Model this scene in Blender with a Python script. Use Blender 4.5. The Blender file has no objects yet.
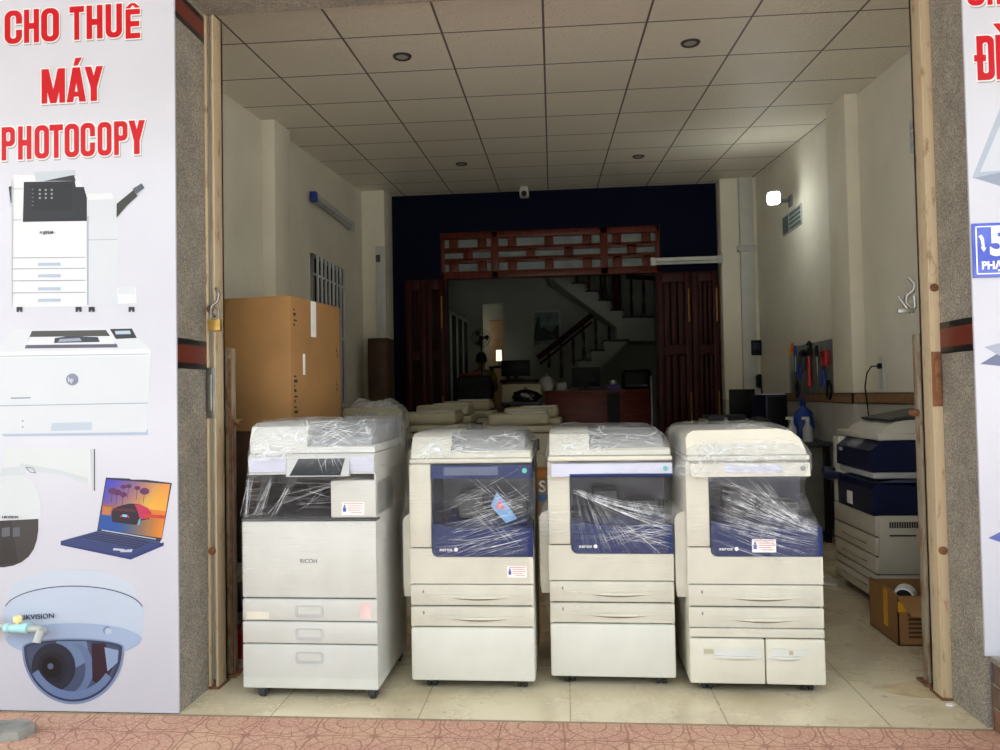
import bpy, bmesh, math, random
from mathutils import Vector, Matrix, noise
random.seed(7)
PI = math.pi
C = bpy.context.scene.collection
sc = bpy.context.scene

# ------------------------------------------------------------------ camera
F = 755.0; H = 1.3
YAW, PITCH, ROLL = math.radians(4.907), math.radians(1.547), math.radians(-1.056)
_d = Vector((-math.sin(YAW)*math.cos(PITCH), math.cos(YAW)*math.cos(PITCH), math.sin(PITCH)))
_r = Vector((math.cos(YAW), math.sin(YAW), 0)); _u = _r.cross(_d)
_c, _s = math.cos(ROLL), math.sin(ROLL)
CR, CU = _c*_r + _s*_u, -_s*_r + _c*_u
def ray(x, y): return CR*((x-500)/F) + CU*((375-y)/F) + _d
def at(x, y, Y):
    v = ray(x, y); return Vector((0, 0, H)) + v*(Y/v.y)
def atx(x, y, X):
    v = ray(x, y); return Vector((0, 0, H)) + v*(X/v.x)
def atz(x, y, Z):
    v = ray(x, y); return Vector((0, 0, H)) + v*((Z-H)/v.z)
cam = bpy.data.cameras.new('camera'); co = bpy.data.objects.new('camera', cam); C.objects.link(co)
m3 = Matrix((CR, CU, -_d)).transposed()
co.matrix_world = Matrix.Translation((0, 0, H)) @ m3.to_4x4()
cam.sensor_width = 36; cam.lens = F/1000*36; cam.clip_start = .05; cam.clip_end = 200
sc.camera = co

# ------------------------------------------------------------------ materials
def lin(c):
    c = c/255.0
    return c/12.92 if c <= .04045 else ((c+.055)/1.055)**2.4
def rgb(r, g, b): return (lin(r), lin(g), lin(b), 1)
MATS = {}
def mat(name, col, rough=.5, metal=0, var=.06, scale=8, bump=0, bscale=60, spec=.5, coat=0, tint=None, emit=0):
    if name in MATS: return MATS[name]
    m = bpy.data.materials.new(name); m.use_nodes = True; nt = m.node_tree; N = nt.nodes; L = nt.links
    b = N['Principled BSDF']
    c = rgb(*col)
    tc = N.new('ShaderNodeTexCoord'); no = N.new('ShaderNodeTexNoise'); no.inputs['Scale'].default_value = scale
    no.inputs['Detail'].default_value = 5
    L.new(tc.outputs['Object'], no.inputs['Vector'])
    rp = N.new('ShaderNodeValToRGB')
    t = rgb(*tint) if tint else tuple(v*(1-2.2*var) for v in c[:3])+(1,)
    rp.color_ramp.elements[0].color = t; rp.color_ramp.elements[1].color = tuple(min(1, v*(1+var)) for v in c[:3])+(1,)
    rp.color_ramp.elements[0].position = .3; rp.color_ramp.elements[1].position = .62
    L.new(no.outputs['Fac'], rp.inputs['Fac']); L.new(rp.outputs['Color'], b.inputs['Base Color'])
    b.inputs['Roughness'].default_value = rough; b.inputs['Metallic'].default_value = metal
    b.inputs['Specular IOR Level'].default_value = spec; b.inputs['Coat Weight'].default_value = coat
    if bump:
        n2 = N.new('ShaderNodeTexNoise'); n2.inputs['Scale'].default_value = bscale; n2.inputs['Detail'].default_value = 6
        L.new(tc.outputs['Object'], n2.inputs['Vector'])
        bp = N.new('ShaderNodeBump'); bp.inputs['Strength'].default_value = bump; bp.inputs['Distance'].default_value = .01
        L.new(n2.outputs['Fac'], bp.inputs['Height']); L.new(bp.outputs['Normal'], b.inputs['Normal'])
    if emit:
        b.inputs['Emission Color'].default_value = c; b.inputs['Emission Strength'].default_value = emit
    MATS[name] = m; return m

def node_mat(name):
    m = bpy.data.materials.new(name); m.use_nodes = True; MATS[name] = m
    return m, m.node_tree.nodes, m.node_tree.links, m.node_tree.nodes['Principled BSDF']
def ramp(N, stops):
    r = N.new('ShaderNodeValToRGB'); e = r.color_ramp.elements
    while len(e) < len(stops): e.new(.5)
    for k, (p, c) in enumerate(stops):
        e[k].position = p; e[k].color = c if len(c) == 4 else tuple(c)+(1,)
    return r
def mix(N, L, fac, a, b, mode='MIX'):
    x = N.new('ShaderNodeMix'); x.data_type = 'RGBA'; x.blend_type = mode
    for key, v in ((0, fac), (6, a), (7, b)):
        if hasattr(v, 'is_output'): L.new(v, x.inputs[key])
        else: x.inputs[key].default_value = v
    return x.outputs[2]
def mth(N, L, op, a, b=None, c=None):
    x = N.new('ShaderNodeMath'); x.operation = op
    for k, v in enumerate((a, b, c)):
        if v is None: continue
        if hasattr(v, 'is_output'): L.new(v, x.inputs[k])
        else: x.inputs[k].default_value = v
    return x.outputs[0]
def tex(N, L, kind, vec, **kw):
    t = N.new('ShaderNodeTex'+kind)
    for k, v in kw.items(): t.inputs[k].default_value = v
    if vec is not None: L.new(vec, t.inputs['Vector'])
    return t
def mapping(N, L, vec, loc=(0,0,0), rot=(0,0,0), scl=(1,1,1)):
    m = N.new('ShaderNodeMapping'); m.inputs['Location'].default_value = loc
    m.inputs['Rotation'].default_value = rot; m.inputs['Scale'].default_value = scl
    L.new(vec, m.inputs['Vector']); return m.outputs['Vector']

def mk_granite():
    m, N, L, b = node_mat('granite'); tc = N.new('ShaderNodeTexCoord').outputs['Object']
    n = tex(N, L, 'Noise', tc, Scale=150, Detail=6, Roughness=.75)
    v = tex(N, L, 'Voronoi', tc, Scale=210)
    big = tex(N, L, 'Noise', tc, Scale=9, Detail=3)
    r = ramp(N, [(.36, rgb(74, 70, 64)), (.47, rgb(138, 132, 122)), (.56, rgb(160, 153, 142)), (.68, rgb(214, 207, 194))])
    L.new(n.outputs['Fac'], r.inputs['Fac'])
    r2 = ramp(N, [(.0, rgb(70, 64, 58)), (.35, rgb(230, 226, 218)), (1, rgb(255, 255, 250))])
    L.new(v.outputs['Distance'], r2.inputs['Fac'])
    c = mix(N, L, .45, r.outputs['Color'], r2.outputs['Color'], 'MULTIPLY')
    r3 = ramp(N, [(.3, (.8, .8, .8)), (.7, (1.1, 1.08, 1.04))]); L.new(big.outputs['Fac'], r3.inputs['Fac'])
    c = mix(N, L, 1, c, r3.outputs['Color'], 'MULTIPLY')
    L.new(c, b.inputs['Base Color']); b.inputs['Roughness'].default_value = .45
    return m
def mk_floor():
    m, N, L, b = node_mat('cream_floor_tile'); tc = N.new('ShaderNodeTexCoord').outputs['Object']
    v = mapping(N, L, tc, loc=(.006+.614*20, -3.045+.614*20, 0))
    br = tex(N, L, 'Brick', v, Scale=1, **{'Mortar Size': .0022, 'Mortar Smooth': .1, 'Brick Width': .614, 'Row Height': .614})
    br.offset = 0; br.squash = 1
    br.inputs['Color1'].default_value = rgb(212, 199, 170); br.inputs['Color2'].default_value = rgb(214, 202, 174)
    br.inputs['Mortar'].default_value = rgb(140, 128, 106)
    n = tex(N, L, 'Noise', tc, Scale=2.2, Detail=8, Roughness=.65)
    r = ramp(N, [(.3, rgb(205, 196, 178)), (.55, rgb(255, 253, 248))]); L.new(n.outputs['Fac'], r.inputs['Fac'])
    c = mix(N, L, .8, br.outputs['Color'], r.outputs['Color'], 'MULTIPLY')
    n3 = tex(N, L, 'Noise', tc, Scale=30, Detail=4)
    r4 = ramp(N, [(.66, (1, 1, 1)), (.74, rgb(150, 135, 112))]); L.new(n3.outputs['Fac'], r4.inputs['Fac'])
    c = mix(N, L, .5, c, r4.outputs['Color'], 'MULTIPLY')
    L.new(c, b.inputs['Base Color'])
    rr = ramp(N, [(.3, (.34,)*3), (.7, (.2,)*3)]); L.new(n.outputs['Fac'], rr.inputs['Fac']); L.new(rr.outputs['Color'], b.inputs['Roughness'])
    return m
def mk_ceiling():
    m, N, L, b = node_mat('ceiling_tile'); tc = N.new('ShaderNodeTexCoord').outputs['Object']
    v = mapping(N, L, tc, loc=(.69-.0155*4.42+.605*20, -4.42+.605*20, 0), rot=(0, 0, 0))
    # grid runs square to the room but turned by a hair
    v = mapping(N, L, tc, loc=(.62+.605*20, -4.42+.605*20, 0), rot=(0, 0, -.0155))
    br = tex(N, L, 'Brick', v, Scale=1, **{'Mortar Size': .008, 'Mortar Smooth': .35, 'Brick Width': .605, 'Row Height': .605})
    br.offset = 0
    br.inputs['Color1'].default_value = rgb(242, 235, 218); br.inputs['Color2'].default_value = rgb(238, 230, 214)
    br.inputs['Mortar'].default_value = rgb(98, 90, 82)
    L.new(br.outputs['Color'], b.inputs['Base Color'])
    n = tex(N, L, 'Noise', tc, Scale=46, Detail=2)
    bp = N.new('ShaderNodeBump'); bp.inputs['Strength'].default_value = .8; bp.inputs['Distance'].default_value = .012
    L.new(n.outputs['Fac'], bp.inputs['Height']); L.new(bp.outputs['Normal'], b.inputs['Normal'])
    b.inputs['Roughness'].default_value = .42; b.inputs['Specular IOR Level'].default_value = .3
    return m
def mk_pavement():
    m, N, L, b = node_mat('red_pavement'); tc = N.new('ShaderNodeTexCoord').outputs['Object']
    wob = tex(N, L, 'Noise', tc, Scale=5, Detail=2)
    w = N.new('ShaderNodeVectorMath'); w.operation = 'MULTIPLY_ADD'
    L.new(wob.outputs['Color'], w.inputs[0]); w.inputs[1].default_value = (.07, .07, 0); L.new(tc, w.inputs[2])
    vec = w.outputs[0]
    sep = N.new('ShaderNodeSeparateXYZ'); L.new(vec, sep.inputs[0])
    # fan paving: rings about the corners of 0.4 m tiles
    fx = mth(N, L, 'SUBTRACT', mth(N, L, 'FRACT', mth(N, L, 'MULTIPLY', sep.outputs[0], 4.1)), .5)
    fy = mth(N, L, 'SUBTRACT', mth(N, L, 'FRACT', mth(N, L, 'MULTIPLY', sep.outputs[1], 4.1)), .5)
    d = mth(N, L, 'SQRT', mth(N, L, 'ADD', mth(N, L, 'MULTIPLY', fx, fx), mth(N, L, 'MULTIPLY', fy, fy)))
    ring = mth(N, L, 'ABSOLUTE', mth(N, L, 'SUBTRACT', mth(N, L, 'FRACT', mth(N, L, 'MULTIPLY', d, 4.6)), .5))
    ang = mth(N, L, 'ARCTAN2', fy, fx)
    spoke = mth(N, L, 'ABSOLUTE', mth(N, L, 'SUBTRACT', mth(N, L, 'FRACT', mth(N, L, 'MULTIPLY', ang, 2.55)), .5))
    g = mth(N, L, 'MAXIMUM', mth(N, L, 'GREATER_THAN', ring, .44), mth(N, L, 'GREATER_THAN', spoke, .455))
    edge = mth(N, L, 'GREATER_THAN', mth(N, L, 'MAXIMUM', mth(N, L, 'ABSOLUTE', fx), mth(N, L, 'ABSOLUTE', fy)), .485)
    g = mth(N, L, 'MAXIMUM', g, edge)
    n = tex(N, L, 'Noise', tc, Scale=120, Detail=6, Roughness=.8)
    r = ramp(N, [(.34, rgb(138, 92, 76)), (.46, rgb(184, 136, 114)), (.58, rgb(202, 160, 138)), (.7, rgb(234, 218, 202))]); L.new(n.outputs['Fac'], r.inputs['Fac'])
    n2 = tex(N, L, 'Noise', tc, Scale=3.0, Detail=6)
    r2 = ramp(N, [(.44, (0, 0, 0)), (.66, (1, 1, 1))]); L.new(n2.outputs['Fac'], r2.inputs['Fac'])
    worn = mix(N, L, r2.outputs['Color'], r.outputs['Color'], rgb(205, 170, 138))
    worn = mix(N, L, .55, r.outputs['Color'], worn)
    gf = mth(N, L, 'MULTIPLY', g, .6)
    c = mix(N, L, gf, worn, rgb(128, 84, 66))
    L.new(c, b.inputs['Base Color'])
    bp = N.new('ShaderNodeBump'); bp.inputs['Strength'].default_value = .5; bp.inputs['Distance'].default_value = .006; bp.invert = True
    L.new(g, bp.inputs['Height']); L.new(bp.outputs['Normal'], b.inputs['Normal'])
    b.inputs['Roughness'].default_value = .85
    return m
def ramp_out(N, L, v, a, b):
    q = N.new('ShaderNodeMapRange'); q.inputs['From Min'].default_value = a; q.inputs['From Max'].default_value = b
    q.inputs['To Min'].default_value = 1; q.inputs['To Max'].default_value = 0; L.new(v, q.inputs['Value']); return q.outputs[0]
def mk_film(name, haze=.10, streak=.55, seed=0.0, ang=.2, ztop=1.03):
    m, N, L, b = node_mat(name); tc = N.new('ShaderNodeTexCoord').outputs['Object']
    wob = tex(N, L, 'Noise', tc, Scale=3.2, Detail=3)
    w = N.new('ShaderNodeVectorMath'); w.operation = 'MULTIPLY_ADD'
    L.new(wob.outputs['Color'], w.inputs[0]); w.inputs[1].default_value = (.03, .03, .05); L.new(tc, w.inputs[2])
    v1 = mapping(N, L, w.outputs[0], loc=(seed, seed*.7, seed*1.3), rot=(0, ang, 0), scl=(1.6, 1.6, 150))
    v2 = mapping(N, L, w.outputs[0], loc=(seed*2, 3, seed), rot=(.05, -ang*1.7, 0), scl=(1.8, 1.8, 105))
    v3 = mapping(N, L, w.outputs[0], loc=(1, seed, 7), rot=(0, ang*.3+.55, 0), scl=(1.5, 1.5, 120))
    n1 = tex(N, L, 'Noise', v1, Scale=1.3, Detail=4, Roughness=.6)
    n2 = tex(N, L, 'Noise', v2, Scale=1.2, Detail=4, Roughness=.65)
    n3 = tex(N, L, 'Noise', v3, Scale=1.2, Detail=3, Roughness=.6)
    big = tex(N, L, 'Noise', mapping(N, L, tc, loc=(seed*3, 1, seed)), Scale=4.5, Detail=4)
    r1 = ramp(N, [(.60, (0, 0, 0)), (.70, (1, 1, 1))]); L.new(n1.outputs['Fac'], r1.inputs['Fac'])
    r2 = ramp(N, [(.57, (0, 0, 0)), (.70, (1, 1, 1))]); L.new(n2.outputs['Fac'], r2.inputs['Fac'])
    r3 = ramp(N, [(.61, (0, 0, 0)), (.70, (1, 1, 1))]); L.new(n3.outputs['Fac'], r3.inputs['Fac'])
    rb = ramp(N, [(.46, (.04, .04, .04)), (.68, (1, 1, 1))]); L.new(big.outputs['Fac'], rb.inputs['Fac'])
    s = mth(N, L, 'MAXIMUM', mth(N, L, 'MAXIMUM', r1.outputs['Color'], r2.outputs['Color']), r3.outputs['Color'])
    s = mth(N, L, 'MULTIPLY', s, rb.outputs['Color'])
    fac = mth(N, L, 'MULTIPLY_ADD', s, streak, haze)
    sz = N.new('ShaderNodeSeparateXYZ'); L.new(tc, sz.inputs[0])
    def zr(a, b_):
        q = N.new('ShaderNodeMapRange'); q.interpolation_type = 'SMOOTHSTEP'; q.inputs['From Min'].default_value = a; q.inputs['From Max'].default_value = b_; L.new(sz.outputs[2], q.inputs['Value']); return q.outputs[0]
    up, mid = zr(ztop-.05, ztop+.04), zr(.5, .6)
    cw = N.new('ShaderNodeVectorMath'); cw.operation = 'MULTIPLY_ADD'; cn = tex(N, L, 'Noise', tc, Scale=7, Detail=2); L.new(cn.outputs['Color'], cw.inputs[0]); cw.inputs[1].default_value = (.12, .12, .12); L.new(tc, cw.inputs[2])
    vo = tex(N, L, 'Voronoi', mapping(N, L, cw.outputs[0], loc=(seed, 0, seed), rot=(.3, ang+.4, .2), scl=(9, 9, 26)), Scale=1.0); vo.feature = 'DISTANCE_TO_EDGE'
    vo2 = tex(N, L, 'Voronoi', mapping(N, L, cw.outputs[0], loc=(seed, 3, seed), rot=(.2, -ang*2-.5, .4), scl=(8, 8, 30)), Scale=1.0); vo2.feature = 'DISTANCE_TO_EDGE'
    cl = mth(N, L, 'MAXIMUM', ramp_out(N, L, vo.outputs['Distance'], .0, .06), ramp_out(N, L, vo2.outputs['Distance'], .0, .05))
    cl = mth(N, L, 'MULTIPLY', cl, ramp_out(N, L, cn.outputs['Fac'], .66, .44))
    s = mth(N, L, 'MULTIPLY', s, mth(N, L, 'MULTIPLY_ADD', mid, .75, .25))
    fac = mth(N, L, 'MULTIPLY_ADD', s, streak, haze)
    fac = mth(N, L, 'MINIMUM', mth(N, L, 'ADD', fac, mth(N, L, 'MULTIPLY', up, mth(N, L, 'MULTIPLY_ADD', cl, .70, .12))), .92)
    tr = N.new('ShaderNodeBsdfTransparent'); tr.inputs['Color'].default_value = (.97, .97, .97, 1)
    b.inputs['Base Color'].default_value = rgb(232, 234, 236); b.inputs['Roughness'].default_value = .22
    bp = N.new('ShaderNodeBump'); bp.inputs['Strength'].default_value = .12; bp.inputs['Distance'].default_value = .006
    L.new(mth(N, L, 'ADD', mth(N, L, 'ADD', n1.outputs['Fac'], n2.outputs['Fac']), mth(N, L, 'MULTIPLY', mth(N, L, 'MULTIPLY', cl, up), 6.0)), bp.inputs['Height']); L.new(bp.outputs['Normal'], b.inputs['Normal'])
    m1 = N.new('ShaderNodeMixShader'); L.new(fac, m1.inputs[0]); L.new(tr.outputs[0], m1.inputs[1]); L.new(b.outputs[0], m1.inputs[2])
    gl = N.new('ShaderNodeBsdfGlossy'); gl.inputs['Roughness'].default_value = .18; L.new(bp.outputs['Normal'], gl.inputs['Normal'])
    fr = N.new('ShaderNodeFresnel'); fr.inputs['IOR'].default_value = 1.45; L.new(bp.outputs['Normal'], fr.inputs['Normal'])
    ff = mth(N, L, 'MULTIPLY', mth(N, L, 'MINIMUM', fr.outputs[0], .3), .4)
    m2 = N.new('ShaderNodeMixShader'); L.new(ff, m2.inputs[0]); L.new(m1.outputs[0], m2.inputs[1]); L.new(gl.outputs[0], m2.inputs[2])
    L.new(m2.outputs[0], N['Material Output'].inputs['Surface'])
    return m
def mk_wall(name, col, low=None, tile=None):
    """plaster; below the height «low» pale wall tile, joints drawn by a brick texture"""
    m, N, L, b = node_mat(name); tc = N.new('ShaderNodeTexCoord').outputs['Object']
    n = tex(N, L, 'Noise', tc, Scale=1.6, Detail=7, Roughness=.6)
    c0 = rgb(*col); r = ramp(N, [(.3, tuple(v*.88 for v in c0[:3])), (.65, c0)]); L.new(n.outputs['Fac'], r.inputs['Fac'])
    c = r.outputs['Color']
    if low:
        sep = N.new('ShaderNodeSeparateXYZ'); L.new(tc, sep.inputs[0])
        cb = N.new('ShaderNodeCombineXYZ'); L.new(mth(N, L, 'ADD', mth(N, L, 'ADD', sep.outputs[0], sep.outputs[1]), 20), cb.inputs[0]); L.new(mth(N, L, 'ADD', sep.outputs[2], 10), cb.inputs[1])
        br = tex(N, L, 'Brick', cb.outputs[0], Scale=1, **{'Mortar Size': .002, 'Brick Width': .25, 'Row Height': .4}); br.offset = 0
        br.inputs['Color1'].default_value = rgb(*tile); br.inputs['Color2'].default_value = rgb(*tile)
        br.inputs['Mortar'].default_value = rgb(*[v*.82 for v in tile])
        c = mix(N, L, mth(N, L, 'LESS_THAN', sep.outputs[2], low), c, br.outputs['Color'])
    L.new(c, b.inputs['Base Color']); b.inputs['Roughness'].default_value = .7; b.inputs['Specular IOR Level'].default_value = .12
    return m
def mk_wood(name, c1, c2, rough=.35, scl=(14, 14, 1.2)):
    m, N, L, b = node_mat(name); tc = N.new('ShaderNodeTexCoord').outputs['Object']
    v = mapping(N, L, tc, scl=scl)
    n = tex(N, L, 'Noise', v, Scale=2.2, Detail=8, Roughness=.65, Distortion=.6)
    r = ramp(N, [(.32, rgb(*c1)), (.66, rgb(*c2))]); L.new(n.outputs['Fac'], r.inputs['Fac']); L.new(r.outputs['Color'], b.inputs['Base Color'])
    b.inputs['Roughness'].default_value = rough; b.inputs['Specular IOR Level'].default_value = .2
    return m
def mk_rust(name, paint, rust, amount=.5):
    m, N, L, b = node_mat(name); tc = N.new('ShaderNodeTexCoord').outputs['Object']
    n = tex(N, L, 'Noise', mapping(N, L, tc, scl=(6, 6, 1.6)), Scale=4, Detail=9, Roughness=.72)
    r = ramp(N, [(amount-.07, rgb(*rust)), (amount+.05, rgb(*paint))]); L.new(n.outputs['Fac'], r.inputs['Fac'])
    L.new(r.outputs['Color'], b.inputs['Base Color']); b.inputs['Roughness'].default_value = .6
    return m

M_granite = mk_granite(); M_floor = mk_floor(); M_ceil = mk_ceiling(); M_pave = mk_pavement()
M_wall = mk_wall('wall_plaster', (238, 232, 214), 1.2, (188, 184, 174))
M_trimw = mk_wall('pilaster_plaster', (238, 231, 212), 1.2, (196, 191, 180))
M_blue = mk_wall('blue_plaster', (3, 8, 34))
M_rear = mk_wall('rear_plaster', (176, 180, 168))
M_border = mat('border_tile', (150, 116, 84), .35, var=.16, scale=30)
M_wood = mk_wood('red_wood', (34, 6, 5), (66, 18, 14), .45)
M_wood2 = mk_wood('lattice_wood', (72, 26, 16), (104, 44, 28))
M_counter = mk_wood('counter_wood', (88, 34, 28), (120, 54, 44), .3, (2, 10, 10))
M_white2 = mat('base_plastic', (204, 202, 190), .42, var=.02)
M_white = mat('white_plastic', (203, 202, 194), .42, var=.025)
M_cream = mat('cream_plastic', (206, 201, 184), .42, var=.03)
M_cream2 = mat('aged_cream_plastic', (176, 168, 140), .5, var=.05)
M_seam = mat('dark_seam', (70, 68, 62), .7)
M_navy = mat('navy_plastic', (16, 34, 86), .4, var=.08, spec=.25)
M_navyd = mat('deep_navy_plastic', (16, 24, 60), .35)
M_navyl = mat('grey_blue_plastic', (74, 82, 112), .4)
M_black = mat('black_plastic', (18, 18, 20), .5, spec=.25)
M_dgrey = mat('dark_grey_plastic', (58, 58, 60), .5)
M_grey = mat('grey_plastic', (128, 128, 128), .5)
M_lgrey = mat('light_grey_plastic', (186, 186, 184), .45)
M_lav = mat('lavender_plastic', (192, 192, 208), .4, var=.03)
M_screen = mat('screen_glass', (14, 15, 18), .45, spec=.2)
M_rubber = mat('caster_rubber', (40, 40, 42), .6)
M_steel = mat('steel', (142, 140, 134), .35, 1.0)
M_label = mat('paper_label', (240, 238, 234), .6, var=.02)
M_redink = mat('red_ink', (205, 84, 84), .6)
M_blueink = mat('blue_ink', (50, 80, 170), .6)
M_teal = mat('teal_button', (80, 180, 165), .4)
M_card = mat('cardboard', (166, 122, 72), .75, var=.07, scale=3, bump=.06)
M_card2 = mat('brown_cardboard', (150, 108, 64), .75, var=.08, scale=3)
M_cardd = mat('dark_cardboard', (76, 52, 34), .8, var=.1)
M_tape = mat('parcel_tape', (200, 156, 98), .25, var=.04)
M_ink = mat('black_ink', (42, 34, 30), .7)
M_guide = mk_rust('painted_guide', (186, 166, 134), (140, 112, 80), .4)
M_gold = mat('brushed_channel', (182, 178, 166), .35, .7)
M_rustp = mk_rust('rusty_post', (150, 138, 116), (120, 88, 62), .47)
M_rust = mat('rust', (120, 78, 48), .8, var=.2, scale=30, bump=.3)
M_red = mat('red_plastic', (190, 28, 30), .35)
M_blue_p = mat('blue_plastic', (30, 62, 150), .4)
M_yel = mat('yellow_plastic', (220, 160, 30), .4)
M_tealpipe = mat('valve_pvc', (150, 196, 196), .35)
M_pvc = mat('grey_pvc', (168, 172, 166), .4)
M_film = [mk_film('stretch_film', .02, .42, 1.0, .3), mk_film('stretch_film_tight', .02, .38, 4.3, -.35, 1.04),
          mk_film('stretch_film_creased', .02, .45, 9.1, .42), mk_film('stretch_film_dense', .03, .5, 13.7, -.26, .95)]
def mk_crease():
    m, N, L, b = node_mat('film_crease'); tc = N.new('ShaderNodeTexCoord').outputs['Object']
    n = tex(N, L, 'Noise', tc, Scale=24, Detail=3); r = ramp(N, [(.35, (.15,)*3), (.65, (.95,)*3)]); L.new(n.outputs['Fac'], r.inputs['Fac'])
    b.inputs['Base Color'].default_value = rgb(242, 244, 246); b.inputs['Roughness'].default_value = .25; L.new(r.outputs['Color'], b.inputs['Alpha'])
    return m
M_crease = mk_crease()
def lerp(tab, z):
    if z <= tab[0][0]: return tab[0][1]
    for (a, p), (c, q) in zip(tab, tab[1:]):
        if z <= c: return p+(q-p)*(z-a)/(c-a)
    return tab[-1][1]
def creases(parent, lines, name='film_creases'):
    b = MB()
    for (x0, z0, x1, z1, y, r_, sag) in lines:
        r_ *= .55
        zk = [z0+(z1-z0)*k/6-sag*math.sin(PI*k/6) for k in range(7)]
        pts = [(x0+(x1-x0)*k/6, (lerp(y, zk[k]) if isinstance(y, list) else y)-.002*math.sin(PI*k/6), zk[k]) for k in range(7)]
        b.tube(pts, [r_*.25, r_*.8, r_, r_*.9, r_, r_*.7, r_*.25], 4)
    return b.build(name, M_crease, parent)
M_bag = mk_film('dull_film', .22, .3, 21.0, .4)

# ------------------------------------------------------------------ mesh builder
class MB:
    def __init__(s): s.v = []; s.f = []; s.m = []
    def add(s, vs, fs, mi=0):
        o = len(s.v); s.v += [tuple(p) for p in vs]
        s.f += [tuple(i+o for i in f) for f in fs]; s.m += [mi]*len(fs); return s
    def box(s, x0, x1, y0, y1, z0, z1, bev=0, mi=0, seg=2, rz=0, rx=0, piv=None):
        bm = bmesh.new(); bmesh.ops.create_cube(bm, size=1)
        for v in bm.verts:
            v.co = Vector(((x0+x1)/2+v.co.x*(x1-x0), (y0+y1)/2+v.co.y*(y1-y0), (z0+z1)/2+v.co.z*(z1-z0)))
        if bev:
            bev = min(bev, .49*min(abs(x1-x0), abs(y1-y0), abs(z1-z0)))
            bmesh.ops.bevel(bm, geom=bm.edges[:], offset=bev, segments=seg, affect='EDGES', profile=.5)
        if rz or rx:
            p = Vector(piv or ((x0+x1)/2, (y0+y1)/2, (z0+z1)/2)); R = Matrix.Rotation(rz, 3, 'Z') @ Matrix.Rotation(rx, 3, 'X')
            for v in bm.verts: v.co = p + R @ (v.co-p)
        bm.verts.index_update()
        s.add([v.co for v in bm.verts], [[v.index for v in f.verts] for f in bm.faces], mi); bm.free(); return s
    def prism(s, pts, axis, a0, a1, mi=0):
        """pts: outline in the two other axes (in xyz order), extruded along axis"""
        def put(p, a):
            q = [p[0], p[1]]; q.insert('xyz'.index(axis), a); return q
        n = len(pts); vs = [put(p, a0) for p in pts]+[put(p, a1) for p in pts]
        fs = [tuple(range(n))[::-1], tuple(range(n, 2*n))]+[(i, (i+1) % n, (i+1) % n+n, i+n) for i in range(n)]
        return s.add(vs, fs, mi)
    def tube(s, pts, r, n=10, mi=0, closed=False):
        pts = [Vector(p) for p in pts]; rs = r if isinstance(r, (list, tuple)) else [r]*len(pts)
        rings = []; up = None
        for i, p in enumerate(pts):
            a = pts[i-1] if i > 0 or closed else p; b = pts[(i+1) % len(pts)] if i < len(pts)-1 or closed else p
            t = (b-a).normalized()
            if up is None: up = t.orthogonal().normalized()
            up = (up - t*up.dot(t)); up = up.normalized() if up.length > 1e-6 else t.orthogonal().normalized()
            w = t.cross(up)
            rings.append([p+(up*math.cos(2*PI*k/n)+w*math.sin(2*PI*k/n))*rs[i] for k in range(n)])
        vs = [q for rg in rings for q in rg]; fs = []
        m = len(rings)
        for i in range(m if closed else m-1):
            j = (i+1) % m
            for k in range(n): fs.append((i*n+k, i*n+(k+1) % n, j*n+(k+1) % n, j*n+k))
        if not closed: fs += [tuple(range(n))[::-1], tuple(range((m-1)*n, m*n))]
        return s.add(vs, fs, mi)
    def lathe(s, prof, c=(0,0,0), axis='z', n=24, mi=0):
        """prof: (radius, height) pairs along the axis"""
        c = Vector(c); vs = []
        for r, h in prof:
            for k in range(n):
                a = 2*PI*k/n; p = (r*math.cos(a), r*math.sin(a), h)
                if axis == 'x': p = (h, p[0], p[1])
                if axis == 'y': p = (p[0], h, p[1])
                vs.append(c+Vector(p))
        m = len(prof); fs = [(i*n+k, i*n+(k+1) % n, (i+1)*n+(k+1) % n, (i+1)*n+k) for i in range(m-1) for k in range(n)]
        fs += [tuple(range(n))[::-1], tuple(range((m-1)*n, m*n))]
        return s.add(vs, fs, mi)
    def quad(s, a, b, c, d, mi=0): return s.add([a, b, c, d], [(0, 1, 2, 3)], mi)
    def build(s, name, mats, parent=None, loc=(0,0,0), rz=0, ang=35):
        me = bpy.data.meshes.new(name); me.from_pydata(s.v, [], s.f)
        for m in (mats if isinstance(mats, (list, tuple)) else [mats]): me.materials.append(m)
        me.polygons.foreach_set('material_index', s.m)
        bm = bmesh.new(); bm.from_mesh(me); bmesh.ops.recalc_face_normals(bm, faces=bm.faces[:]); bm.to_mesh(me); bm.free()
        me.polygons.foreach_set('use_smooth', [True]*len(me.polygons)); me.set_sharp_from_angle(angle=math.radians(ang)); me.update()
        o = bpy.data.objects.new(name, me); C.objects.link(o); o.location = loc; o.rotation_euler = (0, 0, rz)
        if parent: o.parent = parent
        return o
def tag(o, label, cat, group=None):
    o['label'] = label; o['category'] = cat
    if group: o['group'] = group
    return o
def thing(name, label, cat, loc=(0,0,0), rz=0, group=None):
    o = bpy.data.objects.new(name, None); C.objects.link(o); o.location = loc; o.rotation_euler = (0, 0, rz); o.empty_display_size = .1
    return tag(o, label, cat, group)
def struct(o): o['kind'] = 'structure'; return o
def dup(root, loc, rz=0, label=None, scale=None):
    r = root.copy(); C.objects.link(r); r.location = loc; r.rotation_euler = (0, 0, rz)
    if label: r['label'] = label
    if scale: r.scale = scale
    for ch in list(root.children):
        c = ch.copy(); C.objects.link(c); c.parent = r
        for g in list(ch.children):
            d = g.copy(); C.objects.link(d); d.parent = c
    return r
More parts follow.
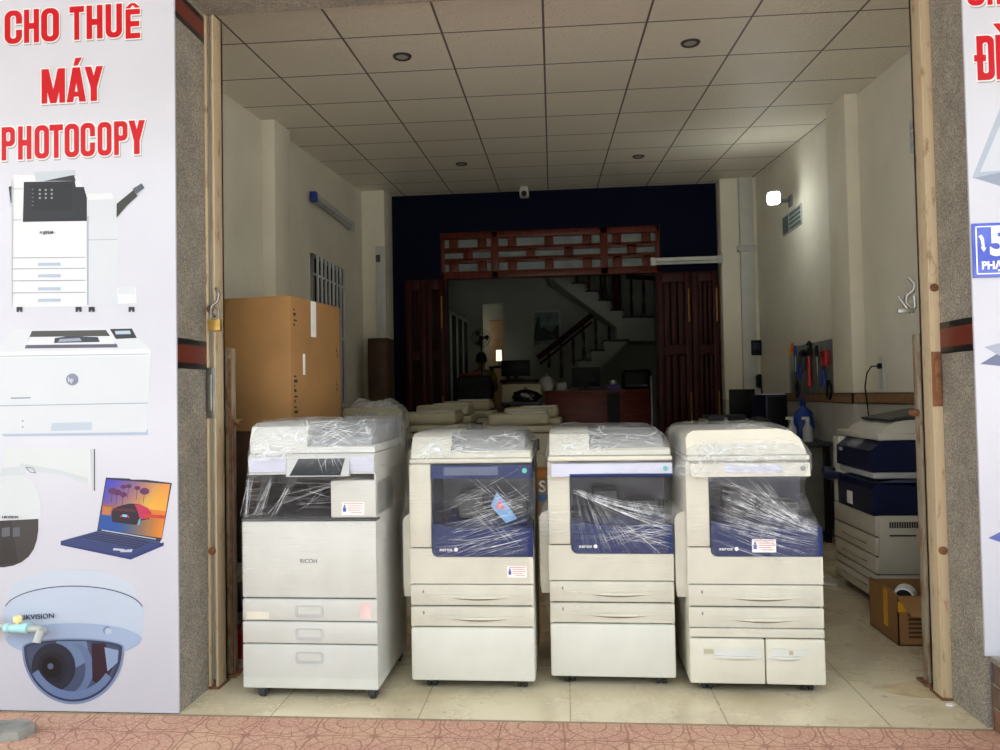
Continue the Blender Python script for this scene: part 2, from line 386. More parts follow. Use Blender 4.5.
def text(name, s, m, parent, loc, rot, h, bold=0, xs=1.0, ext=.0008, align='LEFT'):
    cu = bpy.data.curves.new(name, 'FONT'); cu.body = s; cu.size = h; cu.offset = bold; cu.extrude = ext; cu.align_x = align
    cu.resolution_u = 3
    t = bpy.data.objects.new(name+'_tmp', cu); C.objects.link(t)
    bpy.context.view_layer.update()
    me = bpy.data.meshes.new_from_object(t.evaluated_get(bpy.context.evaluated_depsgraph_get()))
    bpy.data.objects.remove(t); bpy.data.curves.remove(cu)
    me.name = name; me.materials.clear(); me.materials.append(m)
    for v in me.vertices: v.co.x *= xs
    o = bpy.data.objects.new(name, me); C.objects.link(o); o.parent = parent; o.location = loc; o.rotation_euler = rot
    return o
FRONT = (PI/2, 0, 0)

# ------------------------------------------------------------------ the setting
def cz(Y): return 3.47+(Y-4.42)*.0775
XL, XR, YB = -2.43, 2.31, 9.4
FL = -1.63; FR = 1.576; YF = 3.06; YI = 3.32
b = MB(); b.box(XL-.3, XR+.3, 3.045, YB+.3, -.12, 0); struct(b.build('floor', M_floor))
b = MB(); b.box(XL-.3, XR+.3, YB+.3, 15.2, -.12, .22); struct(b.build('floor_rear', M_floor))
b = MB(); b.box(-9, 9, -.9, 3.045, -.3, -.006); struct(b.build('floor_pavement', M_pave))
b = MB(); b.box(-30, 30, -30, -.9, -.4, -.15); struct(b.build('floor_street', mat('asphalt', (186, 187, 184), .9, var=.1, scale=40)))
b = MB(); ya, yb = YI, YB+.05
b.prism([(ya, cz(ya)), (yb, cz(yb)), (yb, cz(yb)+.08), (ya, cz(ya)+.08)], 'x', XL-.2, XR+.2); struct(b.build('ceiling', M_ceil))
b = MB(); b.box(XL-.2, XL, YI-.02, YB+.2, 0, 4.3)
struct(b.build('wall_left', M_wall))
b = MB(); b.box(XR, XR+.2, YI-.02, YB+.2, 0, 4.3); struct(b.build('wall_right', M_wall))
b = MB(); b.box(XL, -2.32, 5.93, 6.28, 0, 4.2, .004); struct(b.build('trim_1', M_trimw))
b = MB(); b.box(2.21, XR, 6.03, 6.45, 0, 4.2, .004); struct(b.build('trim_2', M_trimw))
xa = at(387, 250, 9.1).x
b = MB(); b.box(XL, xa, 8.98, YB, 0, 4.2, .004); struct(b.build('trim_3', M_trimw))
xb = at(722, 300, 9.2).x
b = MB(); b.box(xb, XR, 9.15, YB, 0, 4.2, .004); struct(b.build('trim_4', M_trimw))
# tiled border along the right wall, around the pilaster
b = MB()
b.box(XR-.012, XR, YI, 6.03, 1.195, 1.262); b.box(2.198, XR, 6.018, 6.03, 1.195, 1.262); b.box(2.198, 2.21, 6.018, 6.45, 1.195, 1.262); b.box(XR-.012, XR, 6.45, 9.15, 1.195, 1.262)
for z in (1.187, 1.262):
    b.box(XR-.014, XR, YI, 6.03, z, z+.008, mi=1); b.box(2.196, XR, 6.016, 6.03, z, z+.008, mi=1); b.box(2.196, 2.21, 6.016, 6.45, z, z+.008, mi=1); b.box(XR-.014, XR, 6.45, 9.15, z, z+.008, mi=1)
struct(b.build('trim_5', [M_border, mat('border_edge', (86, 46, 30), .4)]))
# blue rear wall with its wide opening
OX0, OX1, OT, OM = at(441, 258, YB).x, at(660, 258, YB).x, 3.36, 2.775
b = MB(); b.box(XL, OX0, YB, YB+.2, 0, 4.3); b.box(OX1, XR, YB, YB+.2, 0, 4.3); b.box(OX0, OX1, YB, YB+.2, OT, 4.3)
struct(b.build('wall_back', M_blue))
b = MB(); b.box(XL-.2, XL, YB+.2, 15.2, 0, 4.3); struct(b.build('wall_rear_left', M_rear))
b = MB(); b.box(XR, XR+.2, YB+.2, 15.2, 0, 4.3); struct(b.build('wall_rear_right', M_rear))
YR = 14.2
dx0, dx1 = at(482, 330, YR).x, at(504, 330, YR).x; dt = at(492, 303, YR).z
b = MB(); b.box(XL, dx0, YR, YR+.2, 0, 4.3); b.box(dx1, XR, YR, YR+.2, 0, 4.3); b.box(dx0, dx1, YR, YR+.2, dt, 4.3)
struct(b.build('wall_rear', M_rear))
b = MB(); b.box(XL-.2, XR+.2, YB+.2, 15.2, 4.0, 4.2); struct(b.build('ceiling_rear', M_rear))
b = MB(); b.box(XL-.2, XR+.2, YR+.9, YR+.96, 0, 4.2, mi=0); b.box(dx0+.06, dx1-.02, YR+.86, YR+.9, .24, dt-.25, .01, mi=1)
struct(b.build('door_3', [M_rear, mat('beige_door', (196, 168, 130), .5)]))
# granite shop front
b = MB(); b.box(-7, FL, YF, YI, -.3, 3.09); struct(b.build('wall_front_left', M_granite))
b = MB(); b.box(FR, 7, YF, YI, -.3, 3.09); struct(b.build('wall_front_right', M_granite))
b = MB(); b.box(-7, 7, YF, YI+.02, 3.09, 5.2); struct(b.build('wall_front_top', M_granite))
M_band = mat('red_granite', (104, 44, 32), .35, var=.15, scale=120); M_bandk = mat('black_granite', (30, 28, 28), .3)
k = 6
for sx, x0 in ((1, FL), (-1, FR)):
    for zc, hh in ((at(204, 28, 3.29).z, .12), (1.505, .13))[(0 if sx > 0 else 1):]:
        b = MB(); e = .003
        xx = (x0-.001, x0+e) if sx > 0 else (x0-e, x0+.001)
        b.box(*xx, YF-.001, YI, zc-hh*.3, zc+hh*.3, mi=0); b.box(*xx, YF-.001, YI, zc+hh*.3, zc+hh*.5, mi=1); b.box(*xx, YF-.001, YI, zc-hh*.5, zc-hh*.3, mi=1)
        struct(b.build('trim_%d' % k, [M_band, M_bandk])); k += 1
# balcony slab that roofs the pavement
b = MB(); b.box(-9, 9, .6, YF, 3.42, 3.66, .02); struct(b.build('ceiling_awning', mat('slab_paint', (190, 186, 178), .8)))
b = MB(); b.box(-7, FL+.001, YF-.012, YF, -.06, .0); struct(b.build('baseboard_left', M_granite))

# house fronts across the street
b = MB()
for i, (x0, x1, h) in enumerate(((-26, -15, 7.5), (-15, -8.5, 10), (-8.5, -2, 7), (-2, 5, 8.5), (5, 12, 7.5), (12, 26, 9.5))): b.box(x0, x1, -24, -17.5-.4*(i % 2), -.3, h, .05)
struct(b.build('wall_street', mat('street_fronts', (92, 92, 84), .8, var=.2, scale=.6)))

# barred window in the left wall
w = struct(thing('window_1', 'dark barred window in the left wall above the big carton', 'window')); 
y0, y1, z0, z1 = 7.08, 8.13, 1.25, 2.71
del w['label']; del w['category']
b = MB()
for q in ((y0, y0+.04, z0, z1), (y1-.04, y1, z0, z1), (y0, y1, z0, z0+.04), (y0, y1, z1-.04, z1)): b.box(XL-.001, XL+.03, *q, .004)
b.build('window_frame', mat('grey_frame', (120, 120, 118), .5), w)
b = MB(); b.box(XL+.001, XL+.006, y0+.02, y1-.02, z0+.02, z1-.02); b.build('window_pane', mat('night_glass', (20, 22, 24), .15), w)
for i in range(8):
    y = y0+.09+i*(y1-y0-.18)/7
    b = MB(); b.tube([(XL+.045, y, z0), (XL+.045, y, z1)], .014, 8); b.build('window_bar', M_lgrey, w)
b = MB(); b.box(XL+.028, XL+.036, y0, y1, 1.93, 1.955); b.box(XL+.028, XL+.036, y0, y1, 2.5, 2.52); b.build('window_rail', M_lgrey, w)

# carved lattice over the rear opening
t = struct(bpy.data.objects.new('door_1', None)); C.objects.link(t)
b = MB(); fy0, fy1 = YB-.02, YB+.1
b.box(OX0, OX1, fy0, fy1, OT-.08, OT, .008); b.box(OX0, OX1, fy0, fy1, OM, OM+.09, .008)
pw = OX1-OX0; ups = [0, .25, .75, 1.0]
for i, q in enumerate(ups):
    x = OX0+q*pw; b.box(max(OX0, x-.045), min(OX1, x+.045), fy0, fy1, OM, OT, .006)
b.build('lattice_frame', M_wood2, t)
zh = (OT-.08-OM-.09)/3
for i in range(3):
    b = MB(); xs0, xs1 = OX0+ups[i]*pw+.04, OX0+ups[i+1]*pw-.04; ww = xs1-xs0
    for r in range(3):
        zz = OM+.09+r*zh
        if r: b.box(xs0, xs1, fy0+.02, fy1-.02, zz-.03, zz+.03, .004)
        cuts = ((.2, .8), (.5,)) if i != 1 else ((.14, .5, .87), (.32, .69))
        for q in cuts[r % 2]: b.box(xs0+ww*q-.055, xs0+ww*q+.055, fy0+.02, fy1-.02, zz, zz+zh, .004)
    b.build('lattice_panel', M_wood2, t)
b = MB(); b.box(OX0+.03, OX1-.03, YB+.06, YB+.068, OM+.05, OT-.04); b.build('lattice_glass', mat('frosted_glass', (120, 130, 126), .3, var=.1), t)
b = MB(); b.box(OX0-.02, OX0+.07, fy0, fy1, 0, OM); b.box(OX1-.07, OX1+.02, fy0, fy1, 0, OM); b.build('door_jamb', M_wood, t)

def door_leaf(x0, x1, y, parent, brass):
    g = MB(); Z1 = 2.76; st = .075
    g.box(x0, x0+st, y, y+.045, .02, Z1, .005); g.box(x1-st, x1, y, y+.045, .02, Z1, .005)
    for z in (.02, .75, 1.75, Z1-.12): g.box(x0+st, x1-st, y, y+.045, z, z+.12, .005)
    o = g.build('door_leaf', M_wood, parent)
    p = MB(); n = 3; wv = (x1-x0-2*st)/n
    for (za, zb) in ((.14, .75), (.87, 1.75), (1.87, Z1-.12)):
        for i in range(n): p.box(x0+st+i*wv+.006, x0+st+(i+1)*wv-.006, y+.012, y+.034, za, zb, .012)
    p.build('door_panel', M_wood, o)
    for z in (.9, 2.15) if brass else ():
        q = MB(); q.tube([(x1-.03, y-.02, z), (x1-.03, y-.02, z+.4)], .011, 8); q.box(x1-.036, x1-.024, y-.02, y+.005, z+.03, z+.05); q.box(x1-.036, x1-.024, y-.02, y+.005, z+.35, z+.37)
        q.build('door_handle', mat('brass', (170, 124, 60), .3, .8), o)
    return o
d2 = struct(bpy.data.objects.new('door_2', None)); C.objects.link(d2)
door_leaf(at(405, 300, 9.3).x, at(425, 300, 9.3).x, 9.3, d2, False); door_leaf(at(425.5, 300, 9.3).x, at(444, 300, 9.3).x, 9.3, d2, True)
door_leaf(at(657, 300, 9.3).x, at(691, 300, 9.3).x, 9.3, d2, True); door_leaf(at(692, 300, 9.3).x, at(719, 300, 9.3).x, 9.3, d2, True)

# ------------------------------------------------------------------ ceiling and wall fittings
def plc(o, x, y, Y=None): o.location = at(x, y, Y); return o
for (x, y, Y, lab) in ((-1.0, 4.73, 0, 'round recessed downlight in the ceiling, near left one above the wrapped white copier'), (.83, 4.78, 0, 'round recessed downlight in the ceiling, near right one'),
                       (-1.03, 7.77, 0, 'small recessed downlight far back on the left of the ceiling'), (.8, 7.79, 0, 'small recessed downlight far back on the right of the ceiling')):
    t = thing('ceiling_downlight', lab, 'ceiling light', (x, y, cz(y)), 0, 'recessed downlights in the tiled ceiling'); t.scale = (.76, .76, 1)
    b = MB(); b.lathe([(.052, .004), (.078, .004), (.08, -.004), (.072, -.012), (.055, -.012), (.052, .004)], n=28); b.build('trim_ring', M_dgrey, t)
    b = MB(); b.lathe([(.053, .002), (.053, -.006), (.03, -.009), (.001, -.009)], n=24); b.build('diffuser', mat('downlight_glass', (170, 162, 148), .3), t)
p = at(524, 187, 9.1)
t = thing('security_camera', 'small white security camera under the ceiling by the blue wall', 'camera', (p.x, 9.15, cz(9.15)))
b = MB(); b.box(-.05, .05, -.04, .04, -.03, .002, .01); b.build('mount', M_white, t)
b = MB(); b.box(-.055, .055, -.07, .05, -.13, -.03, .02); b.build('body', M_white, t)
b = MB(); b.lathe([(.035, -.085), (.035, -.074), (.02, -.07), (.001, -.07)], (0, 0, -.1), 'y', 16); b.build('lens', M_black, t)

# lit flood lamp on its arm, right wall
lp = atx(774, 199, 2.06); lq = 7.786-lp.y
t = thing('wall_lamp', 'lit white LED lamp on a bracket high on the right wall', 'wall lamp', (XR, lp.y, lp.z))
b = MB(); b.box(-.02, 0, lq-.05, lq+.05, -.01, .1, .006); b.build('mounting_plate', M_grey, t)
b = MB(); b.tube([(-.01, lq, .05), (-.09, lq*.9, .04), (-.17, lq*.4+.03, .02), (-.22, .06, .0)], .02, 10); b.build('arm', M_grey, t)
hx = 2.06-XR
b = MB(); b.box(hx-.065, hx+.075, -.03, .06, -.06, .08, .03, rz=-.35); o = b.build('lamp_head', M_grey, t)
b = MB(); b.box(hx-.075, hx+.045, -.075, -.01, -.065, .06, .03, rz=-.35); b.build('lit_diffuser', mat('lamp_glow', (250, 252, 250), .4, emit=9), t)
lo = bpy.data.lights.new('lamp_bulb', 'POINT'); lo.energy = 3; lo.color = (.93, 1, .95); lo.shadow_soft_size = .07
l = bpy.data.objects.new('lamp_bulb', lo); C.objects.link(l); l.location = (1.82, lp.y-.2, lp.z-.2)
# vent blocks
t = thing('wall_vent', 'white pierced vent block on the right wall below the lit lamp', 'vent', (XR, 7.76, 3.0))
b = MB(); b.box(-.012, 0, -.31, .31, -.1, .1, .004); b.build('frame', M_lgrey, t)
b = MB()
for i in range(9):
    for j in range(4):
        b.box(-.018, -.011, -.29+i*.04, -.265+i*.04, -.085+j*.045, -.055+j*.045)
b.box(-.018, -.011, .1, .29, -.085, .085)
b.build('grille', mat('vent_dark', (92, 108, 104), .6), t)
# wall sockets and switches
t = thing('wall_switch', 'white switch plate high on the right wall beside the shutter guide', 'switch', (XR, 5.117, 2.954))
b = MB(); b.box(-.012, 0, -.04, .04, -.11, .11, .004); b.build('plate', M_white, t)
b = MB()
for z in (-.06, 0, .06): b.box(-.018, -.011, -.02, .02, z-.02, z+.02, .003)
b.build('rocker', M_lgrey, t)
t = thing('wall_socket', 'white wall socket with a hanging cable above the tile border', 'socket', (XR, 5.72, 1.413))
b = MB(); b.box(-.012, 0, -.04, .04, -.12, .12, .004); b.build('plate', M_white, t)
b = MB(); b.box(-.035, -.01, -.02, .02, .03, .07, .005); b.tube([(-.03, 0, .05), (-.06, .05, .05), (-.075, .1, .0), (-.08, .13, -.1), (-.06, .13, -.3), (-.05, .12, -.45)], .005, 8); b.build('cable', M_black, t)
t = thing('wall_box', 'small black electrical box on the white column right of the wooden doors', 'switch box', (XR-.17, 9.15, at(755, 348, 9.15).z))
t.location.x = at(755, 348, 9.15).x
b = MB(); b.box(-.06, .06, -.07, 0, -.09, .09, .01); b.build('case', M_black, t); b = MB(); b.box(-.035, .035, -.075, -.069, -.02, .05, .003); b.build('cover', M_navyd, t)
q = at(757, 381, 9.15)
t = thing('wall_plug', 'black plug with looping cables low on the column right of the wooden doors', 'plug', q)
b = MB(); b.box(-.04, .04, -.06, 0, -.08, .08, .01); b.build('adapter', M_black, t)
b = MB(); b.tube([(-.02, -.05, -.05), (-.14, -.05, -.1), (-.2, -.05, -.22), (-.14, -.05, -.36), (-.03, -.05, -.3)], .006, 8); b.tube([(.02, -.05, .05), (.05, -.05, -.2), (.03, -.05, -.4)], .006, 8); b.build('cable', M_black, t)
# white trunking on the right rear column
xt0, xt1 = at(741, 300, 9.13).x, at(755, 300, 9.13).x
t = thing('pipe_trunking', 'tall white trunking running up the right rear column', 'pipe', (0, 0, 0))
b = MB(); b.box(xt0, xt1, 9.09, 9.15, 0, cz(9.1), .01); b.build('duct', M_white, t)
b = MB(); b.box(xt0-.03, xt1+.02, 9.075, 9.15, 2.95, 3.02, .006); b.build('clamp', M_lgrey, t)
# unlit white tubes
def batten(name, label, p0, p1, cap):
    t = thing(name, label, 'tube light', p0); d = p1-p0; L_ = d.length; t.rotation_euler = d.to_track_quat('X', 'Z').to_euler()
    b = MB(); b.box(0, L_, -.025, .025, .0, .045, .006); b.build('batten', M_white, t)
    b = MB(); b.tube([(.02, 0, -.02), (L_-.02, 0, -.02)], .018, 12); b.build('tube', M_lgrey, t)
    for x in (0, L_): 
        b = MB(); b.box(x-.03, x+.03, -.03, .03, -.045, .05, .006); b.build('end_cap', cap if x == 0 else M_lgrey, t)
batten('tube_light', 'unlit white tube light with a blue end cap on the left wall', Vector((XL+.05, 7.07, 3.25)), Vector((XL+.05, 8.35, 3.25)), M_blue_p)
pa, pb = at(653, 262, 9.1), at(720, 260, 9.1); pb.z = pa.z
batten('tube_light', 'unlit white tube light across the blue wall above the right wooden doors', pa, pb, M_white)
# white board and brown panel by the left rear column
x0, x1 = at(376, 300, 8.93).x, at(386, 300, 8.93).x
t = thing('wall_panel', 'tall narrow white panel fixed on the left rear column beside the blue wall', 'panel', (0, 0, 0))
b = MB(); b.box(x0, x1, 8.93, 8.98, at(380, 338, 8.93).z, at(380, 246, 8.93).z, .006); b.build('board', M_white, t)
b = MB(); b.box(x0+.01, x0+.06, 8.905, 8.932, at(380, 262, 8.93).z, at(380, 255, 8.93).z, .004); b.build('bracket', M_dgrey, t)
x1 = at(393, 370, 8.85).x; 
t = thing('wooden_cabinet', 'dark brown wooden cabinet standing under the white panel at left rear', 'cabinet', (0, 0, 0))
b = MB(); b.box(x0-.03, x1, 8.62, 8.92, 0, at(380, 338, 8.62).z, .01); b.build('carcass', M_cardd, t)
b = MB(); b.box(x0, x1-.03, 8.6, 8.62, .1, at(380, 344, 8.62).z, .006); o = b.build('door', mat('brown_door', (74, 50, 34), .5, var=.15), t)
b = MB(); b.lathe([(.012, 0), (.016, -.02), (.001, -.03)], (x1-.06, 8.6, .9), 'y', 12); b.build('knob', M_steel, o)

# ------------------------------------------------------------------ shutter guides, posts, locks
def guide(x0, x1, label):
    t = thing('shutter_guide', label, 'guide rail', ((x0+x1)/2, 3.36, 0)); w = (x1-x0)/2
    sx = 1 if x0 > 0 else -1
    b = MB(); b.box(-w, w, .03, .05, 0, 3.085, .003); b.box(-w, -w+.012, -.045, .05, 0, 3.085, .003); b.box(w-.012, w, -.045, .05, 0, 3.085, .003)
    if sx > 0: b.box(-w*.55, w, -.048, -.04, 0, 3.085, .002)
    b.build('channel', M_guide, t)
    b = MB(); b.box(-w+.016, -w+.024, -.035, .03, .04, 3.08); b.box(w-.024, w-.016, -.035, .03, .04, 3.08); b.box(-w+.02, w-.02, .0, .006, .04, 3.08)
    b.build('track_liner', M_gold, t)
    b = MB(); b.box(-w-.005 if sx > 0 else -w, w if sx > 0 else w+.005, -.05, .06, .0, .012, .003); b.build('foot_plate', M_rust, t)
    for z in (.62, 1.72):
        b = MB(); b.lathe([(.001, -.06), (.013, -.058), (.017, -.052), (.017, -.044)], (0, 0, z), 'y', 14); b.build('lug', M_rust, t)
    b = MB(); b.box(-.012, .012, -.06, -.044, 1.25, 1.42, .004); b.box(-.02, .02, -.05, -.044, 1.22, 1.45, .002); b.build('latch_plate', M_steel if sx < 0 else M_rust, t)
    return t
guide(FL, -1.584, 'beige painted steel shutter guide up the left granite pillar')
guide(1.535, FR, 'beige painted steel shutter guide up the right granite pillar')
def post(x, label, h, w):
    t = thing('gate_post', label, 'post', (x, 3.50, 0))
    b = MB(); b.box(-w, w, -.028, .028, 0, h, .004); b.build('upright', M_rustp, t)
    b = MB(); b.box(w*.4, w*1.1, -.036, -.026, 0, h-.05); b.build('angle_strip', M_rust, t)
    b = MB(); b.lathe([(.001, -.03), (.012, -.026), (.016, -.015), (.016, .02), (.001, .024)], (-.04 if x > 0 else .04, 0, h-.35), 'y', 14); b.build('hinge_knuckle', M_rust, t)
    b = MB(); b.box(-w-.02, w+.02, -.05, .05, 0, .012, .003); b.build('foot_plate', M_rust, t)
post(1.582, 'short rusty steel post inside the right shutter guide', 1.54, .028)
post(-1.6, 'short rusty steel post inside the left shutter guide', 1.55, .015)
def hook(px, py, Y, label):
    q = at(px, py, Y); t = thing('lock_hook', label, 'hook', q)
    b = MB(); pts = [(0, 0, .08), (.02, -.01, .05), (.012, -.01, .02), (-.015, -.01, .0), (-.02, -.01, -.03), (.0, -.01, -.05)]
    b.tube(pts, .008, 8); b.build('bent_rod', M_steel, t)
    return t
t = hook(909, 296, 3.4, 'bright steel hook hanging from the right shutter guide')
b = MB(); b.box(-.055, .015, -.018, -.004, -.075, -.055, .004, rz=0); b.tube([(-.05, -.01, -.0), (.0, -.01, -.075), (.02, -.01, -.05), (.018, -.01, 0)], .007, 8); b.build('clasp', M_steel, t)
t = hook(216, 306, 3.27, 'steel padlock and hook hanging from the left shutter guide')
b = MB(); b.box(-.03, .03, -.025, .0, -.115, -.06, .006); b.build('padlock_body', mat('brass_lock', (176, 140, 74), .35, .7), t)
b = MB(); b.tube([(-.018, -.012, -.06), (-.018, -.012, -.02), (0, -.012, -.005), (.018, -.012, -.02), (.018, -.012, -.06)], .006, 8); b.build('shackle', M_steel, t)

b = MB(); pts = [(1.50+.16*math.cos(a*PI/12)*(1+.3*noise.noise(Vector((a*.9, 2, 0)))), 3.42+.09*math.sin(a*PI/12)*(1+.4*noise.noise(Vector((a*.7, 5, 0))))) for a in range(24)]
b.prism([(min(p_[0], 1.545), p_[1]) for p_ in pts], 'z', .0002, .0006); tag(b.build('rust_stain', mat('rust_stain', (198, 178, 140), .4, var=.1, scale=16)), 'brown rust stain on the floor tiles beside the right post', 'stain')
# ------------------------------------------------------------------ printed banners
_pm = {}
def ink(r, g, b_):
    k = (r, g, b_)
    if k not in _pm: _pm[k] = mat('print_%d_%d_%d' % k, tuple(v*.84 for v in k), .32, var=.012, scale=3, spec=.3)
    return _pm[k]
class Print:
    """flat inks laid one on another on the plane of the banner; outlines measured on the photograph"""
    lay = 0; hold = False
    def __init__(s): s.mb = MB(); s.mats = []; Print.lay = Print.base; Print.hold = False
    base = 0
    @staticmethod
    def up():
        Print.lay += .5 if Print.hold == 'glyph' else 0 if Print.hold else 1
    def poly(s, pts, col, px=True):
        Print.up()
        y = YS-.0004-.00007*Print.lay
        P3 = []
        for (a, c) in pts:
            if px: q = at(a, c, YS); P3.append((q.x, y, q.z))
            else: P3.append((a, y, c))
        m = ink(*col)
        if m not in s.mats: s.mats.append(m)
        s.mb.add(P3, [tuple(range(len(P3)))], s.mats.index(m)); return s
    def ring(s, o, i, col):
        Print.up()
        y = YS-.0004-.00007*Print.lay; n = len(o); m = ink(*col)
        if m not in s.mats: s.mats.append(m)
        s.mb.add([(a, y, c) for a, c in o]+[(a, y, c) for a, c in i], [(k, (k+1) % n, (k+1) % n+n, k+n) for k in range(n)], s.mats.index(m)); return s
    def ell(s, cx, cy, rx, ry, col, a0=0, a1=360, n=40):
        return s.poly([(cx+rx*math.cos(math.radians(a0+(a1-a0)*k/n)), cy+ry*math.sin(math.radians(a0+(a1-a0)*k/n))) for k in range(n+1 if a1-a0 < 360 else n)], col)
    def line(s, pts, w, col):
        for (a, b_) in zip(pts, pts[1:]):
            d = Vector(b_)-Vector(a); nrm = Vector((-d.y, d.x)).normalized()*w/2; A, B = Vector(a), Vector(b_)
            s.poly([A+nrm, B+nrm, B-nrm, A-nrm], col)
        return s
    def build(s, name, parent):
        me = bpy.data.meshes.new(name); me.from_pydata(s.mb.v, [], s.mb.f)
        for m in s.mats: me.materials.append(m)
        me.polygons.foreach_set('material_index', s.mb.m); me.update()
        o = bpy.data.objects.new(name, me); C.objects.link(o); o.parent = parent; return o
YS = YF-.012
def rr(x0, z0, x1, z1, r, n=8):
    pts = []
    for cx, cz_, a in ((x1-r, z1-r, 0), (x0+r, z1-r, 90), (x0+r, z0+r, 180), (x1-r, z0+r, 270)):
        for k in range(n+1):
            t = math.radians(a+90*k/n); pts.append((cx+r*math.cos(t), cz_+r*math.sin(t)))
    return pts
def glyph(pr, ch, x0, x1, z0, z1, col, d=0, dx=0, dz=0):
    x0 += dx; x1 += dx; z0 += dz; z1 += dz; t = (x1-x0)*.33; th = (z1-z0)*.17
    if ch in 'M': t *= .7
    R_ = lambda a, b_, c, e: pr.poly([(a-d, b_-d), (c+d, b_-d), (c+d, e+d), (a-d, e+d)], col, False)
    S_ = lambda pts: pr.poly([(a+(-d if k in (0, 3) else d), b_+(-d if k < 2 else d)) for k, (a, b_) in enumerate(pts)], col, False)
    zm = (z0+z1)/2; xm = (x0+x1)/2
    if ch == 'H': R_(x0, z0, x0+t, z1); R_(x1-t, z0, x1, z1); R_(x0, zm-th/2, x1, zm+th/2)
    elif ch == 'T': R_(xm-t/2, z0, xm+t/2, z1); R_(x0, z1-th, x1, z1)
    elif ch in 'EÊỀ': R_(x0, z0, x0+t, z1); R_(x0, z0, x1, z0+th); R_(x0, z1-th, x1, z1); R_(x0, zm-th/2, x1-.05*(x1-x0), zm+th/2)
    elif ch in 'OCU':
        r = (x1-x0)*.42; g = t*.98
        o = rr(x0-d, z0-d, x1+d, z1+d, r+d); i = rr(x0+g+d, z0+th*.85+d, x1-g-d, z1-th*.85-d, max(.002, (x1-x0-2*g-2*d)*.45))
        if ch == 'O': pr.ring(o, i, col)
        else:
            n = len(o); lo_, hi = zm-.1*(z1-z0), zm+.1*(z1-z0)
            if ch == 'C':
                seq = [k for k in range(n)]   # starts at the right side, runs over the top; leave the right side open
                O2 = [(x1+d, hi-d)]+[o[k] for k in seq if not (o[k][0] > xm and lo_ < o[k][1] < hi)]+[(x1+d, lo_+d)]
                I2 = [(x1-g-d, hi-d)]+[i[k] for k in seq]+[(x1-g-d, lo_+d)]
                for k in range(len(O2)-1): pr.poly([O2[k], O2[k+1], I2[min(k+1, len(I2)-1)], I2[min(k, len(I2)-1)]], col, False) if k == 0 else None
                Print.up(); y = YS-.0004-.00007*Print.lay; m = pr.mats.index(ink(*col)); nn = min(len(O2), len(I2))
                pr.mb.add([(a, y, c) for a, c in O2[:nn]]+[(a, y, c) for a, c in I2[:nn]], [(k, k+1, k+1+nn, k+nn) for k in range(nn-1)], m)
            else:
                ks = [k for k in range(n) if o[k][1] < zm]
                O2 = [(x0-d, z1+d)]+[o[k] for k in ks]+[(x1+d, z1+d)]; I2 = [(x0+g+d, z1+d)]+[i[k] for k in ks]+[(x1-g-d, z1+d)]
                Print.up(); y = YS-.0004-.00007*Print.lay; ink(*col)
                if ink(*col) not in pr.mats: pr.mats.append(ink(*col))
                m = pr.mats.index(ink(*col)); nn = len(O2)
                pr.mb.add([(a, y, c) for a, c in O2]+[(a, y, c) for a, c in I2], [(k, k+1, k+1+nn, k+nn) for k in range(nn-1)], m)
    elif ch in 'PĐ':
        R_(x0, z0, x0+t, z1); zb = z0+(z1-z0)*.42 if ch == 'P' else z0
        o = rr(x0-d, zb-d, x1+d, z1+d, (x1-x0)*.4); i = rr(x0+t+d, zb+th*.85+d, x1-t-d, z1-th*.85-d, max(.002, (x1-x0-2*t-2*d)*.45)); pr.ring(o, i, col)
        if ch == 'Đ': R_(x0-t*.5, zm-th*.4, xm, zm+th*.4)
    elif ch in 'AÁ':
        S_([(x0, z0), (x0+t, z0), (xm+t*.35, z1), (xm-t*.55, z1)]); S_([(x1-t, z0), (x1, z0), (xm+t*.55, z1), (xm-t*.35, z1)]); R_(x0+t*.7, z0+th*.9, x1-t*.7, z0+th*1.7)
    elif ch == 'Y':
        R_(xm-t/2, z0, xm+t/2, zm); S_([(xm-t*.5, zm-.1*(z1-z0)), (xm+t*.5, zm-.1*(z1-z0)), (x0+t*1.05, z1), (x0, z1)]); S_([(xm-t*.5, zm-.1*(z1-z0)), (xm+t*.5, zm-.1*(z1-z0)), (x1, z1), (x1-t*1.05, z1)])
    elif ch == 'M':
        R_(x0, z0, x0+t, z1); R_(x1-t, z0, x1, z1); S_([(xm-t*.55, z0), (xm+t*.55, z0), (x0+t*1.25, z1), (x0, z1)]); S_([(xm-t*.55, z0), (xm+t*.55, z0), (x1, z1), (x1-t*1.25, z1)])
    if ch in 'Ê': S_([(xm-.034, z1+.007), (xm-.013, z1+.007), (xm+.008, z1+.026), (xm-.008, z1+.026)]); S_([(xm+.013, z1+.007), (xm+.034, z1+.007), (xm+.008, z1+.026), (xm-.008, z1+.026)])
    if ch == 'Ề': S_([(xm-.01, z1+.012), (xm+.012, z1+.012), (xm-.012, z1+.045), (xm-.035, z1+.045)])
    if ch == 'Á': S_([(xm-.012, z1+.01), (xm+.006, z1+.01), (xm+.026, z1+.042), (xm-.002, z1+.042)])
RED = (212, 10, 26)
def words(parent, glyphs, ytop, ybot, xref):
    zt, zb = at(xref, ytop, YS).z, at(xref, ybot, YS).z
    pr = Print()
    for pas, col, d, dx, dz in ((0, (176, 171, 170), .0055, .004, -.006), (1, (250, 249, 248), .0062, 0, 0), (2, RED, .0012, 0, 0)):
        Print.hold = 'glyph'; base = 6*pas+2
        for gi, (ch, a, c) in enumerate(glyphs):
            Print.lay = base+2.5*(gi % 2)
            ym = (ytop+ybot)/2; glyph(pr, ch, at(a, ym, YS).x, at(c, ym, YS).x, zb, zt, col, d, dx, dz)
    return pr.build('red_lettering', parent)
t = thing('shop_banner', 'tall white printed banner on the left pillar with red words and copier pictures', 'banner')
